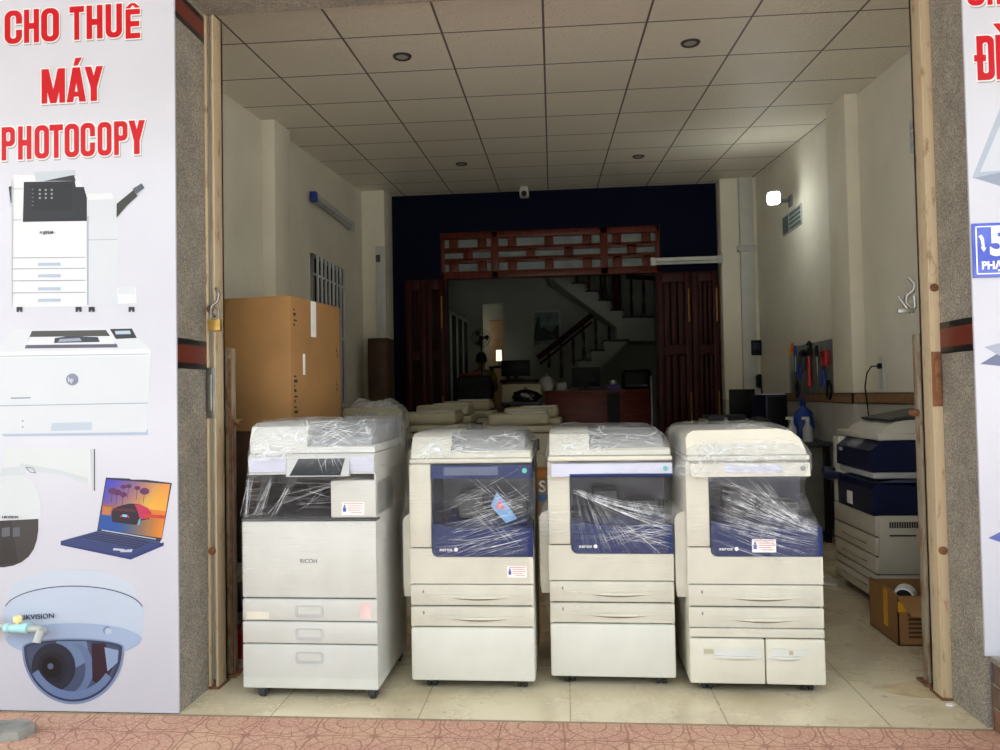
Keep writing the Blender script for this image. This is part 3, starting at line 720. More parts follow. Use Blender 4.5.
b = MB(); b.box(-3.6, -1.628, YS, YF, .002, 3.4, .002); b.build('banner_sheet', mat('banner_vinyl', (189, 189, 197), .3, var=.015, scale=2), t)
words(t, [('C', 5, 22), ('H', 24.5, 39), ('O', 41.5, 59), ('T', 70, 84), ('H', 87, 102.5), ('U', 106, 122)], 7, 40, 73)
words(t, [('Ê', 126, 140)], 9.5, 38.3, 133)
words(t, [('M', 42, 65), ('Á', 67, 86), ('Y', 85, 103)], 68, 102, 73)
words(t, [('P', 2, 15), ('H', 18.5, 31.5), ('O', 35, 49), ('T', 50, 63), ('O', 65, 79), ('C', 81, 95), ('O', 98, 111.5), ('P', 114.5, 127.5), ('Y', 129, 145)], 124, 157, 73)
# printed office copier
W_, G1, G2 = (238, 240, 243), (222, 226, 232), (196, 204, 214)
p = Print()
p.poly([(12, 175), (38, 175), (76, 176), (86, 190), (87, 306), (13, 307)], W_)
p.poly([(87, 196), (114, 194), (118, 198), (118, 305), (88, 305)], G1); p.poly([(87, 194), (112, 193), (114, 199), (88, 200)], W_)
p.line([(88, 216), (88, 305)], 1.6, (176, 188, 202)); p.line([(88, 240), (117, 239.5)], .7, (180, 182, 188))
p.poly([(117, 288), (136, 286.5), (137, 303), (118, 304)], W_); p.poly([(118, 287), (135, 286), (135, 294), (118, 294)], (226, 230, 236))
p.poly([(34, 172), (75, 170), (76, 176), (52, 182), (36, 181)], (206, 214, 222)); p.poly([(44, 181), (74, 175), (76, 181)], (60, 62, 66))
p.poly([(24, 182), (75, 181), (76, 187), (84, 187), (87, 198), (87, 221), (23, 222)], (46, 46, 50))
p.poly([(30, 185), (72, 184), (72, 210), (32, 211)], (38, 38, 42)); 
for i in range(3):
    for j in range(3): p.poly([(39+i*6, 189+j*4), (41+i*6, 189+j*4), (41+i*6, 191+j*4), (39+i*6, 191+j*4)], (150, 154, 164))
for j in range(5): p.poly([(32, 189+j*4), (34, 189+j*4), (34, 190+j*4), (32, 190+j*4)], (110, 112, 120))
p.line([(12, 220), (22, 220)], .7, (170, 174, 182)); p.line([(12, 189), (23, 189)], .7, (170, 174, 182))
p.poly([(9, 188), (12, 186), (12, 206), (10, 208)], (206, 216, 228)); p.poly([(9, 187), (12, 186), (12, 203), (11, 203)], (60, 62, 66))
for y in (258, 269, 281, 293): p.line([(13, y), (86, y-.6)], .8, (168, 172, 180))
for y in (264.5, 276, 289, 300.5): p.poly([(39, y-1.6), (61, y-1.8), (61, y+1.2), (38, y+1.4)], (188, 202, 220))
for x in (17, 76, 89, 129): p.poly([(x, 307), (x+6, 307), (x+6, 312), (x+4, 312), (x+3, 309.5), (x+2, 312), (x, 312)], (60, 60, 64))
p.line([(12.5, 180), (12.5, 307)], .7, (200, 206, 214))
o = p.build('copier_picture', t)
Print.base = 40; p = Print(); Print.base = 0; p.poly([(117, 204), (134, 190), (138, 196), (127, 206), (117, 218)], (66, 68, 64)); p.poly([(133, 189), (142, 183.5), (145, 188), (137, 194)], (92, 98, 108)); p.build('picture_arm', o)
q = at(41, 234.5, YS); text('maker_name', 'FUJIFILM', ink(70, 72, 78), o, (q.x, YS-.0085, q.z), FRONT, .017, .0002, .98)
# printed desktop printer
p = Print()
p.poly([(-5, 352), (14, 329), (130, 328), (151, 350), (147, 431), (143, 433), (-5, 435)], (228, 232, 236))
p.poly([(-5, 352), (150, 349), (151, 353), (149, 356), (-5, 358)], (240, 242, 244)); p.line([(-5, 356.5), (149, 354)], .8, (178, 184, 192))
p.poly([(32, 331), (106, 330), (118, 347), (25, 348)], (84, 84, 80)); p.poly([(30, 337), (113, 336), (115, 344), (26, 345)], (236, 238, 240)); p.poly([(55, 338), (70, 336), (98, 337), (100, 342), (54, 343)], (70, 74, 86)); p.poly([(60, 339), (80, 338), (82, 341), (58, 342)], (160, 172, 190))
p.poly([(26, 345), (117, 344), (118, 347.5), (25, 348.5)], (104, 102, 118))
p.poly([(110, 329), (132, 328.5), (137, 338), (116, 339)], (60, 60, 64)); p.poly([(115, 331), (130, 330.6), (131, 334), (116, 334.4)], (190, 208, 226))
p.line([(-5, 406), (148, 403)], .9, (166, 176, 188)); p.poly([(52, 423), (92, 422), (92, 430), (51, 431)], (200, 212, 226))
p.poly([(2, 434), (146, 432), (148, 428), (148, 435), (4, 436.5)], (186, 198, 220)); p.poly([(100, 378), (124, 377), (126, 398), (101, 399)], (229, 232, 236))
p.poly([(11, 397.5), (31, 397.2), (31, 398.4), (11, 398.8)], (150, 156, 170)); p.ell(23, 421, .9, .9, (150, 156, 170)); p.ell(23, 427, .9, .9, (150, 156, 170))
p.ell(72.5, 379.5, 6.2, 6, (150, 156, 178))
o = p.build('printer_picture', t)
q = at(69.4, 382.0, YS); text('maker_mark', 'hp', ink(240, 242, 246), o, (q.x, YS-.0085, q.z), FRONT, .029, .0006, .85).rotation_euler = (PI/2, 0, 0)
# printed speed-dome camera
p = Print()
p.poly([(4, 448), (90, 449), (94, 451), (94, 489), (88, 484), (60, 474), (20, 470), (4, 474)], (226, 230, 230)); p.poly([(90, 449), (94, 449), (94, 490), (92, 490)], (206, 212, 214)); p.line([(94.6, 449), (94.6, 491)], 1.1, (70, 74, 78))
p.poly([(20, 463), (60, 470), (88, 478), (88, 484), (60, 474), (20, 470)], (212, 218, 220))
p.poly([(-6, 474), (22, 474), (27, 476.5), (32, 481), (36, 487), (39, 494), (41, 503), (41.5, 511), (41, 518.5), (20, 520.5), (-6, 522)], (222, 226, 228)); p.poly([(2, 468), (22, 466), (26, 475), (0, 476)], (212, 218, 222)); p.line([(26, 467), (30, 472), (36, 473), (33, 468), (26, 467)], .7, (110, 116, 120))
p.poly([(-6, 521), (38.5, 518.8), (38.5, 530), (37, 540), (34, 549), (29, 556.5), (22, 562), (14, 565.5), (4, 567.3), (-6, 567)], (62, 58, 56)); p.poly([(-6, 521), (12, 520), (18, 562), (-6, 566)], (48, 44, 44)); p.poly([(2, 528), (10, 527), (10, 536), (2, 537)], (96, 98, 106)); p.poly([(13, 528), (20, 527), (20, 536), (13, 537)], (92, 94, 104))
o = p.build('camera_picture', t)
q = at(3.5, 518, YS); text('maker_name', 'HIKVISION', ink(60, 62, 70), o, (q.x, YS-.0085, q.z), FRONT, .0145, .0001, 1.05)
# printed laptop
p = Print()
p.poly([(106, 477.5), (129, 478.5), (132, 479.5), (145, 479.6), (172, 483), (162, 539), (160, 542), (97, 531)], (40, 44, 72))
SX = lambda u, v: ((106.8+u*63.5-v*8.6), (479.2+u*5.0+v*50-u*v*.2+u*v*4.0))
quadp = lambda u0, v0, u1, v1, c: p.poly([SX(u0, v0), SX(u1, v0), SX(u1, v1), SX(u0, v1)], c)
Print.up(); Print.hold = True
for k in range(30):
    for j in range(20):
        u = (k+.5)/30; v = (j+.5)/20
        if v < .5:
            a = min(1, max(0, u*1.1+v*.6-.1)); c = (int(70+a*175), int(70+(a**1.4)*110 if a < .8 else 150+v*60), int(190-a*130))
        elif v < .62: c = (int(150+u*90), int(90+u*40), int(90-u*50))
        else: c = (int(30+max(0, u-.3)*300), int(80+max(0, u-.3)*80), int(160-max(0, u-.3)*190))
        quadp(k/30, j/20, (k+1)/30, (j+1)/20, tuple(max(0, min(255, v_)) for v_ in c))
Print.hold = False
for (u, v, r) in ((.28, .12, .05), (.36, .1, .05), (.5, .12, .05), (.62, .17, .08), (.12, .22, .07), (.2, .24, .07), (.3, .27, .06)):
    x, y = SX(u, v); p.ell(x, y, r*60, r*42, (96, 36, 88)); p.line([(x, y), (x-1.3, y+12)], .5, (96, 36, 70))
car = [(.17, .66), (.18, .56), (.3, .48), (.42, .43), (.56, .42), (.7, .47), (.78, .56), (.76, .68), (.6, .74), (.58, .82), (.2, .82)]
p.poly([SX(u, v) for u, v in car], (36, 20, 34)); p.poly([SX(u, v) for u, v in ((.5, .44), (.58, .42), (.72, .48), (.78, .58), (.74, .68), (.62, .7), (.56, .55))], (196, 40, 84))
p.poly([SX(u, v) for u, v in ((.19, .55), (.52, .53), (.54, .58), (.18, .6))], (86, 24, 44)); p.poly([SX(u, v) for u, v in ((.3, .7), (.34, .65), (.42, .65), (.46, .7))], (190, 60, 150)); p.poly([SX(u, v) for u, v in ((.345, .65), (.41, .65), (.41, .69), (.345, .69))], (110, 220, 240)); p.poly([SX(u, v) for u, v in ((.6, .72), (.63, .68), (.63, .8), (.6, .82))], (90, 180, 220))
quadp(.02, .54, .16, .7, (200, 120, 60)); p.poly([SX(u, v) for u, v in ((.66, .6), (1, .58), (1, .64), (.7, .66))], (214, 60, 40))
p.poly([(97, 531), (160, 542), (164, 545), (130, 558.5), (61, 543), (61, 541)], (52, 66, 118)); p.poly([(61, 543), (130, 556), (164, 542), (164, 545.5), (131, 559.5), (61, 545)], (42, 58, 120))
p.poly([(99, 532.5), (152, 541), (135, 549), (80, 537.5)], (36, 44, 86)); p.line([(102, 530), (156, 539)], 1, (196, 202, 214)); p.poly([(114, 548), (125, 549), (124, 551), (113, 550)], (206, 210, 220)); p.poly([(122, 550), (133, 549), (132, 552), (120, 552)], (196, 204, 222))
for j in range(5): p.line([(98-4*j, 533+1.2*j), (150-4*j, 541.5+1.6*j)], .4, (82, 92, 140))
p.build('laptop_picture', t)
# printed dome camera
p = Print()
arc = lambda cx, cy, rx, ry, a0, a1, n=30: [(cx+rx*math.cos(math.radians(a0+(a1-a0)*k/n)), cy+ry*math.sin(math.radians(a0+(a1-a0)*k/n))) for k in range(n+1)]
p.poly(arc(73, 592, 63, 22.5, 180, 360)+[(139, 606), (8, 606)], (212, 222, 235))
p.poly(arc(74, 610, 70, 24, 187, 353)+[(143.5, 610), (142.5, 640), (120, 648), (26, 648), (5, 640), (4, 610)], (204, 216, 233))
p.line(arc(74, 610.5, 69.5, 24.5, 190, 350), .9, (70, 76, 100))
p.poly(arc(74, 640, 68, 17, 183, 357)+arc(74, 638, 67.5, 20, 2, 60)+arc(74, 638, 67.5, 20, 120, 178), (174, 192, 222))
p.poly(arc(73.5, 648, 51, 56, 0, 180)+arc(73.5, 647, 51, 9, 180, 360), (132, 150, 186)); p.poly(arc(73.5, 648, 49, 53.5, 0, 180)+arc(73.5, 647, 49, 7.5, 180, 360), (60, 66, 90))
p.poly(arc(73.5, 648, 46, 50, 0, 180)+arc(73.5, 648, 46, 6.5, 180, 360), (74, 84, 112))
p.poly([(57, 641), (87, 641), (90, 660), (68, 672), (56, 650)], (116, 136, 172)); p.ell(54, 667, 22, 24, (44, 48, 62)); p.ell(53, 667, 15, 16, (34, 36, 48)); p.ell(52, 667, 10, 11, (20, 20, 26)); p.ell(51, 666, 3, 3, (90, 100, 130))
p.poly(arc(74, 668, 20, 26, -70, 70, 14)+arc(66, 668, 20, 26, 70, -70, 14), (104, 122, 160)); p.poly([(92, 643), (106, 643), (113, 668), (102, 688), (93, 680)], (54, 34, 46)); p.poly([(105, 647), (119, 650), (118, 662), (108, 671)], (150, 168, 200))
p.poly(arc(73.5, 648, 47, 51, 35, 150)+arc(73.5, 648, 40, 43, 150, 35), (112, 130, 170))
p.ell(107.5, 630, 4, 4, (132, 152, 192)); p.ell(108.8, 631, 3.4, 3.4, (198, 210, 230))
o = p.build('dome_camera_picture', t)
q = at(20, 619.5, YS); text('maker_name', 'HIKVISION', ink(58, 60, 78), o, (q.x, YS-.0085, q.z), (PI/2, -.06, 0), .03, .0001, 1.12)

# right banner
t = thing('shop_banner', 'white printed banner on the right pillar cut by the picture edge', 'banner')
b = MB(); b.box(FR-.003, 3.4, YS, YF, .274, 3.4, .002); b.build('banner_sheet', MATS['banner_vinyl'], t)
words(t, [('Đ', 977, 994), ('Ề', 996, 1011)], 36, 80, 985)
words(t, [('C', 967, 984), ('H', 987, 1001)], -30, 5, 985)
p = Print(); p.poly([(972, 178), (1000, 108), (1040, 60), (1040, 190), (1000, 185)], (188, 198, 214)); p.poly([(974, 178), (1002, 172), (1040, 176), (1040, 190), (1000, 186)], (160, 170, 190)); p.poly([(980, 172), (1003, 118), (1040, 76), (1040, 168)], (222, 226, 234)); p.build('laptop_picture', t)
p = Print(); p.poly([(980, 364), (1000, 352), (1040, 340), (1040, 372), (1000, 366)], (122, 130, 160)); p.poly([(984, 347), (1000, 343), (1040, 340), (1040, 352), (1000, 356)], (184, 190, 208)); p.build('device_picture', t)
p = Print(); p.poly([(988, 538), (1000, 532), (1040, 520), (1040, 552), (1000, 542)], (96, 112, 186)); p.build('device_picture', t)
q0 = at(970.5, 224, YS); q1 = at(975.5, 278, YS)
t = thing('house_number_plate', 'blue enamel house number plate on the right banner', 'sign', (q0.x, YS-.0085, q1.z))
hw, hh = .26, q0.z-q1.z
b = MB(); b.box(0, hw, 0, .005, 0, hh, .002); b.build('plate', mat('blue_enamel', (68, 86, 184), .25, var=.06, scale=14), t)
b = MB()
for bx in ((.012, hw-.012, .012, .016), (.012, hw-.012, hh-.016, hh-.012), (.012, .016, .012, hh-.012), (hw-.016, hw-.012, .012, hh-.012)): b.box(bx[0], bx[1], -.002, .001, bx[2], bx[3])
b.build('border_line', M_label, t)
text('number', '5', M_label, t, (.062, -.001, .088), FRONT, .15, .006, .86, .0012)
text('street_name', 'PHẠM', M_label, t, (.03, -.001, .032), FRONT, .042, .0012, .95, .0012)
b = MB(); b.add([(.022, -.0015, .16), (.034, -.0015, .165), (.042, -.0015, .15), (.044, -.0015, .115), (.05, -.0015, .115), (.04, -.0015, .098), (.03, -.0015, .115), (.034, -.0015, .12), (.03, -.0015, .145)], [tuple(range(9))]); b.build('worn_patch', M_label, t)

# tiled plinth with a stone coping
t = thing('tiled_plinth', 'low brown tiled plinth with grey stone coping under the right banner', 'plinth', (FR+.01, 2.55, -.006))
b = MB(); b.box(.012, 1.2, .012, .5, 0, .262); b.build('core', mat('grout', (190, 178, 160), .8), t)
b = MB(); cols = 0
for r in range(3):
    yy = .01-(r % 2)*.06
    while yy < .5:
        y0_, y1_ = max(.004, yy), min(.5, yy+.12-.008)
        if y1_-y0_ > .01: b.box(.004, .014, y0_, y1_, .006+r*.087, .006+r*.087+.079, .002, mi=(cols*7+r*3) % 3)
        yy += .12; cols += 1
    xx = .02-(r % 2)*.06
    while xx < 1.2:
        a0, a1 = max(.006, xx), min(1.2, xx+.12-.008)
        if a1-a0 > .01: b.box(a0, a1, .004, .014, .006+r*.087, .006+r*.087+.079, .002, mi=(cols*5+r) % 3)
        xx += .12; cols += 1
b.build('wall_tile', [mat('brown_tile', (128, 88, 66), .45, var=.15, scale=20), mat('umber_tile', (102, 80, 66), .45, var=.15, scale=20), mat('grey_tile', (92, 92, 90), .45, var=.15, scale=20)], t)
b = MB(); b.box(-.004, 1.22, -.01, .492, .262, .285, .006); b.build('coping', M_granite, t)
# plastic water pipe with a valve, in front of the left banner
q = at(0, 625, 2.99)
t = thing('water_pipe', 'grey plastic water pipe with a teal valve in front of the dome camera picture', 'pipe', (q.x-.1, 2.99, q.z-.012))
L1 = at(28, 625, 2.99).x-q.x+.1; L2 = at(44, 627, 2.99).x-q.x+.1
b = MB(); b.tube([(-.3, 0, .02), (L1-.06, 0, .005), (L1-.04, 0, 0)], .013, 14)
b.tube([(L1-.01, 0, -.002), (L2-.012, 0, -.004), (L2+.004, -.01, -.01), (L2+.006, -.03, -.006), (L2, -.045, -.045)], [.014, .014, .016, .016, .0155], 14); b.build('pipe_run', M_pvc, t)
b = MB(); b.lathe([(.016, -.1), (.021, -.098), (.021, -.08), (.017, -.076), (.019, -.05), (.019, -.03), (.022, -.02), (.022, .004), (.016, .006)], (L1, 0, -.001), 'x', 18); v = b.build('valve_body', M_tealpipe, t)
b = MB(); b.lathe([(.008, .01), (.008, .024), (.016, .026), (.018, .042), (.014, .05), (.001, .052)], (L1-.045, 0, 0), 'z', 14); b.build('valve_knob', mat('cream_knob', (226, 206, 140), .4), v)
# broken slab on the pavement
random.seed(3)
q = atz(12, 735, -.006)
t = tag(MB().prism([(a*.55, c_*.7) for a, c_ in [(-.2, -.06), (-.05, -.1), (.12, -.07), (.15, .03), (.02, .1), (-.18, .07)]], 'z', 0, .035).build('concrete_slab', mat('old_concrete', (138, 136, 128), .9, var=.16, scale=12, bump=.4), None, (q.x, q.y, -.006)), 'broken grey concrete slab on the pavement below the left banner', 'slab')
q = at(151, 716.5, 3.0); q = atz(151, 716.5, -.02)
t = tag(MB().box(-.02, .02, -.008, .008, 0, .006, .002).build('paper_scrap', M_label, None, (q.x, q.y, -.006), .3), 'tiny white scrap of paper on the pavement under the left banner', 'litter')
q = atz(950, 705, 0)
t = tag(MB().prism([(-.02, -.006), (.0, -.012), (.02, -.002), (.012, .01), (-.012, .009)], 'z', 0, .004).build('paper_scrap', M_label, None, (q.x, q.y, .0)), 'white scrap of paper on the floor tiles by the right pillar', 'litter')

# ------------------------------------------------------------------ stretch film
def film(name, rings, m, parent, seed, cap=True, amp=.006, n=88, step=.022, rag=.012):
    """rings: (z, x0, x1, y0, y1, corner radius) from the lower edge to the top"""
    vs = []; fs = []
    zs = []
    z = rings[0][0]
    while z < rings[-1][0]-1e-4: zs.append(z); z += step
    zs.append(rings[-1][0])
    def prm(z):
        for a, c in zip(rings, rings[1:]):
            if z <= c[0]+1e-6:
                k = 0 if c[0] == a[0] else (z-a[0])/(c[0]-a[0]); return [a[i]+(c[i]-a[i])*k for i in range(1, 6)]
        return rings[-1][1:]
    def outline(x0, x1, y0, y1, r):
        pts = []; per = 2*(x1-x0+y1-y0)
        base = rr(x0, y0, x1, y1, r, 6); L_ = [0]
        for a, c in zip(base, base[1:]+base[:1]): L_.append(L_[-1]+math.dist(a, c))
        for k in range(n):
            s_ = L_[-1]*k/n; j = max(i for i in range(len(base)) if L_[i] <= s_+1e-9); a = base[j]; c = base[(j+1) % len(base)]; d_ = L_[j+1]-L_[j]
            f_ = 0 if d_ < 1e-9 else (s_-L_[j])/d_; pts.append((a[0]+(c[0]-a[0])*f_, a[1]+(c[1]-a[1])*f_))
        return pts
    def wr(p):
        q = Vector(p)
        u = Vector((q.x*3+q.z*2.4, q.y*3, q.z*16-q.x*4+seed*5)); v_ = Vector((q.x*5-q.z*3, q.y*5+seed, q.z*9))
        return abs(noise.noise(u))*1.2+.6*abs(noise.noise(v_*1.7))-.4
    for iz, z in enumerate(zs):
        P_ = prm(z); o = outline(*P_); cx, cy = (P_[0]+P_[1])/2, (P_[2]+P_[3])/2
        for (x, y) in o:
            d_ = Vector((x-cx, y-cy)); d_.normalize(); w = wr((x, y, z))*amp+amp*.5
            zz = z + (noise.noise(Vector((x*9, y*9, seed)))*rag if iz == 0 else 0)
            vs.append((x+d_.x*w, y+d_.y*w, zz))
    m_ = len(zs)
    for i in range(m_-1):
        for k in range(n): fs.append((i*n+k, i*n+(k+1) % n, (i+1)*n+(k+1) % n, (i+1)*n+k))
    if cap:
        P_ = prm(zs[-1]); cx, cy = (P_[0]+P_[1])/2, (P_[2]+P_[3])/2; last = (m_-1)*n; prev = [vs[last+k] for k in range(n)]
        for s_ in (.88, .72, .52, .3, .1):
            o2 = len(vs)
            for k in range(n):
                x, y, z_ = prev[k]; X = cx+(x-cx)*s_; Y_ = cy+(y-cy)*s_
                vs.append((X, Y_, zs[-1]+.004+wr((X*1.6, Y_*1.6, 2))*amp*2.4))
            for k in range(n): fs.append((last+k, last+(k+1) % n, o2+(k+1) % n, o2+k))
            last = o2
        fs.append(tuple(range(last, last+n)))
    b = MB(); b.add(vs, fs); return b.build(name, m, parent, ang=60)

def caster(x, y, parent, big=False):
    if big:
        b = MB(); b.box(x-.02, x+.02, y-.03, y+.02, .04, .05, .003); b.box(x-.022, x-.016, y-.012, y+.016, .018, .044); b.box(x+.016, x+.022, y-.012, y+.016, .018, .044); o = b.build('caster', M_dgrey, parent)
        b = MB(); b.lathe([(.001, -.015), (.018, -.015), (.024, -.011), (.024, .011), (.018, .015), (.001, .015)], (x, y, .024), 'x', 20); b.build('wheel', M_rubber, o); return
    b = MB(); b.box(x-.006, x+.022, y-.02, y+.02, .036, .05, .003); b.box(x-.006, x+.006, y-.014, y+.022, .02, .04); o = b.build('caster', M_dgrey, parent)
    b = MB()
    for s in (-1, 1): b.lathe([(.001, -.009), (.018, -.009), (.022, -.006), (.022, .006), (.018, .009), (.001, .009)], (x+s*.014, y, .022), 'x', 18)
    b.build('wheel', M_rubber, o)
def sticker(parent, x, y, z, w=.085, h=.05, name='sticker'):
    b = MB(); b.box(x, x+w, y-.0012, y, z, z+h); o = b.build(name, M_label, parent); o['label'] = 'white paper sticker with red print'
    b = MB(); b.box(x+w*.06, x+w*.2, y-.0018, y-.001, z+h*.25, z+h*.6, mi=1); b.box(x+w*.09, x+w*.17, y-.0018, y-.001, z+h*.62, z+h*.78, mi=1)
    for k, (a, c) in enumerate(((.1, .95), (.28, .9), (.28, .95), (.28, .8), (.4, .9))): 
        zz = z+h*(.86-.17*k); b.box(x+w*a, x+w*c, y-.0018, y-.001, zz, zz+h*.045, mi=0)
    b.build('sticker_print', [M_redink, M_blueink], o)
def handle_lip(b, x0, x1, y, z, mi=0):
    n = 12; pts = []
    for k in range(n+1):
        u = k/n; pts.append((x0+(x1-x0)*u, y-.016*math.sin(PI*u)))
    top = [(px_, py_, z+.010) for px_, py_ in pts]; bot = [(px_, py_, z) for px_, py_ in pts]
    back = [(x0, y+.002, z), (x1, y+.002, z), (x1, y+.002, z+.012), (x0, y+.002, z+.012)]
    vs = top+bot; m = n+1; fs = [(k, k+1, m+k+1, m+k) for k in range(n)]+[tuple(range(m)), tuple(range(m, 2*m))[::-1]]
    b.add(vs, fs, mi)

# ------------------------------------------------------------------ the big copiers with a blue front
LINES = {}; M_traygrey = mat('tray_grey', (138, 138, 132), .5)
def blue_copier(label, loc, rz, kind, filmi, seed, stick, group=None, W=.548, D=.62):
    t = thing('office_copier', label, 'copier', loc, rz, group); w = W/2
    K = MB(); K.box(-w+.012, w-.012, .012, D-.012, .045, .6); K.box(-w+.012, w-.012, .3, D-.012, .6, .99); K.box(-w+.012, -w+.1, .012, .32, .6, .99)
    core = K.build('inner_frame', M_seam, t)
    # shell sides and back
    b = MB(); b.box(-w, -w+.014, .016, D, .045, 1.0, .006); b.box(w-.014, w, .016, D, .045, .62, .006); b.box(w-.014, w, .3, D, .62, 1.0, .006); b.box(-w, w, D-.014, D, .045, 1.0, .006)
    b.build('side_panel', M_cream, t)
    # base
    if kind == 'tandem':
        b = MB(); b.box(-w, w, 0, .03, .243, .281, .006); b.build('base_strip', M_cream, t)
        xm = .035
        b = MB(); b.box(-w, xm-.002, -.002, .03, .046, .238, .008); dr = b.build('base_drawer', M_cream, t)
        b = MB(); b.prism([(-w+.05, .2), (xm-.02, .2), (xm-.02, .165), (-w+.05, .17)], 'y', -.004, 0); handle_lip(b, -w+.08, xm-.01, -.002, .158); b.build('drawer_grip', M_white, dr)
        b = MB(); b.box(xm+.002, w, -.002, .03, .046, .238, .008); dr = b.build('base_drawer', M_cream, t)
        b = MB(); b.prism([(xm+.02, .2), (w-.06, .2), (w-.06, .17), (xm+.02, .165)], 'y', -.004, 0); handle_lip(b, xm+.01, w-.1, -.002, .158); b.build('drawer_grip', M_white, dr)
        b = MB(); b.box(-w+.06, -w+.1, -.0062, -.0058+.002, .175, .195); b.box(w-.15, w-.135, -.0062, -.003, .175, .192); b.build('drawer_label', M_cream2, t)
    else:
        b = MB(); b.box(-w, w, -.002, .03, .046, .279, .01); b.build('base_cabinet', M_white2 if kind == 'plain' else M_cream, t)
    # two paper drawers
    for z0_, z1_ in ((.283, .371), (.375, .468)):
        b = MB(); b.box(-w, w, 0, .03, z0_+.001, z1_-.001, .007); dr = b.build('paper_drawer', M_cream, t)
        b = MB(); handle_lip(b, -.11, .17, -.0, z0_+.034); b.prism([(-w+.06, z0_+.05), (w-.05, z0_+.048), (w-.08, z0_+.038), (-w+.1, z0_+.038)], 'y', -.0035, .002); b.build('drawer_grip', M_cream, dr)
        b = MB(); b.prism([(-.10, z0_+.034)]+[(-.10+.26*k/10, z0_+.034-.011*math.sin(PI*k/10)) for k in range(1, 10)]+[(.16, z0_+.034)], 'y', -.0012, .001); b.build('lip_shade', mat('painted_lip_shade', (122, 112, 94), .7), dr)  # flat crescent in a darker colour, painting the shade below the drawer lip
        b = MB(); b.box(-w+.055, -w+.062, -.0012, .001, z0_+.055, z0_+.068); b.build('size_mark', M_grey, dr)
    # front door with the blue cover rising out of it
    xb = -w+.1; r = .028
    def cut(off=0):
        pts = [(-w, .472), (w, .472), (w, .588)]
        pts += [(xb+r, .588)]+[(xb+r-r*math.sin(PI/2*k/6), .588+r-r*math.cos(PI/2*k/6)) for k in range(1, 7)]+[(xb, .626), (-w, .626)]
        return pts
    b = MB(); b.prism(cut(), 'y', .0, .03); b.build('front_door', M_cream, t)
    b = MB(); b.box(-w, xb-.001, 0, .032, .63, 1.0, .008); b.build('front_column', M_cream, t)
    top = .715
    pts = [(w, top), (w, .592)]+[(xb+.004+r, .592)]+[(xb+.004+r-r*math.sin(PI/2*k/6), .592+r-r*math.cos(PI/2*k/6)) for k in range(1, 7)]+[(xb+.004, .62), (xb+.004, top+.02), (xb+.02, top+.02), (xb+.12, top)]
    b = MB(); b.prism(pts, 'y', -.004, .05); fc = b.build('front_cover', M_navy, t)
    text('maker_name', 'xerox', M_label, fc, (xb+.034, -.0046, .616), FRONT, .022, .0001, 1.1, .0006)
    b = MB(); b.lathe([(.001, -.0065), (.006, -.006), (.0085, -.004), (.009, 0)], (xb+.108, 0, .622), 'y', 18); b.build('maker_ball', M_label, fc)
    # paper output bay
    b = MB(); b.box(xb+.004, w-.004, .05, .31, .66, top-.01, .004); b.prism([(.05, top-.012), (.3, top-.012), (.3, top+.05)], 'x', xb+.05, w-.03); b.build('output_tray', M_navy if filmi != 2 else M_navyl, t)
    if filmi == 0: b = MB(); b.prism([(.08, .80), (.11, .86), (.16, .80), (.2, .74), (.15, .72)], 'y', .10, .102, 0); b.prism([(.10, .79), (.125, .83), (.15, .78)], 'y', .098, .1, 1); b.build('printed_sheet', [mat('sheet_blue', (110, 160, 210), .5), mat('sheet_pink', (214, 90, 110), .5)], t)
    b = MB(); b.box(xb+.004, w-.004, .292, .3, top, .95); b.box(xb-.002, xb+.006, .03, .3, .63, .95); b.build('bay_lining', M_navyd, t)
    b = MB(); b.box(xb+.1, xb+.22, .12, .29, top+.02, top+.14, .02); b.box(xb+.26, w-.04, .16, .29, top+.01, top+.09, .02); b.build('finisher_block', M_dgrey, t)
    # scanner deck and control panel
    wr_ = w-.05 if kind == 'tandem' else w; jut = {0: 0, 2: .022, 3: .022}[filmi]
    b = MB(); b.prism([(-.012-jut, .935), (.30, .935), (.30, 1.0), (.03, 1.0), (-.004-jut, .99)], 'x', xb+.004 if filmi == 0 else -w+.02, wr_); cp = b.build('control_panel', M_navy if filmi == 0 else M_lav if filmi == 2 else M_cream, t)
    if filmi == 2: b = MB(); b.box(xb, w, -.037, -.03, .932, .946, .002); b.build('panel_edge', M_navy, cp)
    b = MB(); b.prism([(-.0135-jut, .95), (-.006-jut, .985), (-.004-jut, .985), (-.011-jut, .95)], 'x', xb+.06, xb+.3); b.build('touch_screen', M_navyl if filmi == 0 else M_lav, cp)
    b = MB(); b.lathe([(.011, -.012), (.011, -.009), (.001, -.013)], (wr_-.03, -jut, .968), 'y', 16); b.build('start_button', M_teal if filmi != 3 else M_grey, cp)
    b = MB(); b.box(-w+.004, wr_+.002, -.006-jut, D, 1.002, 1.024, .008); b.build('scanner_deck', M_cream, t)
    # document feeder
    if kind == 'tandem':
        f = MB(); f.prism([(-w+.006, 1.026), (-w+.004, 1.10), (-w+.012, 1.118), (-w+.035, 1.132), (w-.17, 1.136), (w-.12, 1.125), (w-.085, 1.095), (wr_-.012, 1.045), (wr_-.008, 1.026)], 'y', -.014, D-.02)
    else: f = MB(); f.prism([(.0, 1.026), (.01, 1.06), (.05, 1.118), (.09, 1.132), (D-.06, 1.132), (D-.02, 1.11), (D-.01, 1.026)], 'x', -w+.012, -w+.19); f.prism([(.0, 1.026), (.004, 1.046), (.016, 1.056), (D-.06, 1.06), (D-.01, 1.026)], 'x', -w+.19, w-.004)
    df = f.build('document_feeder', M_cream if kind != 'grey' else M_lgrey, t)
    b = MB()
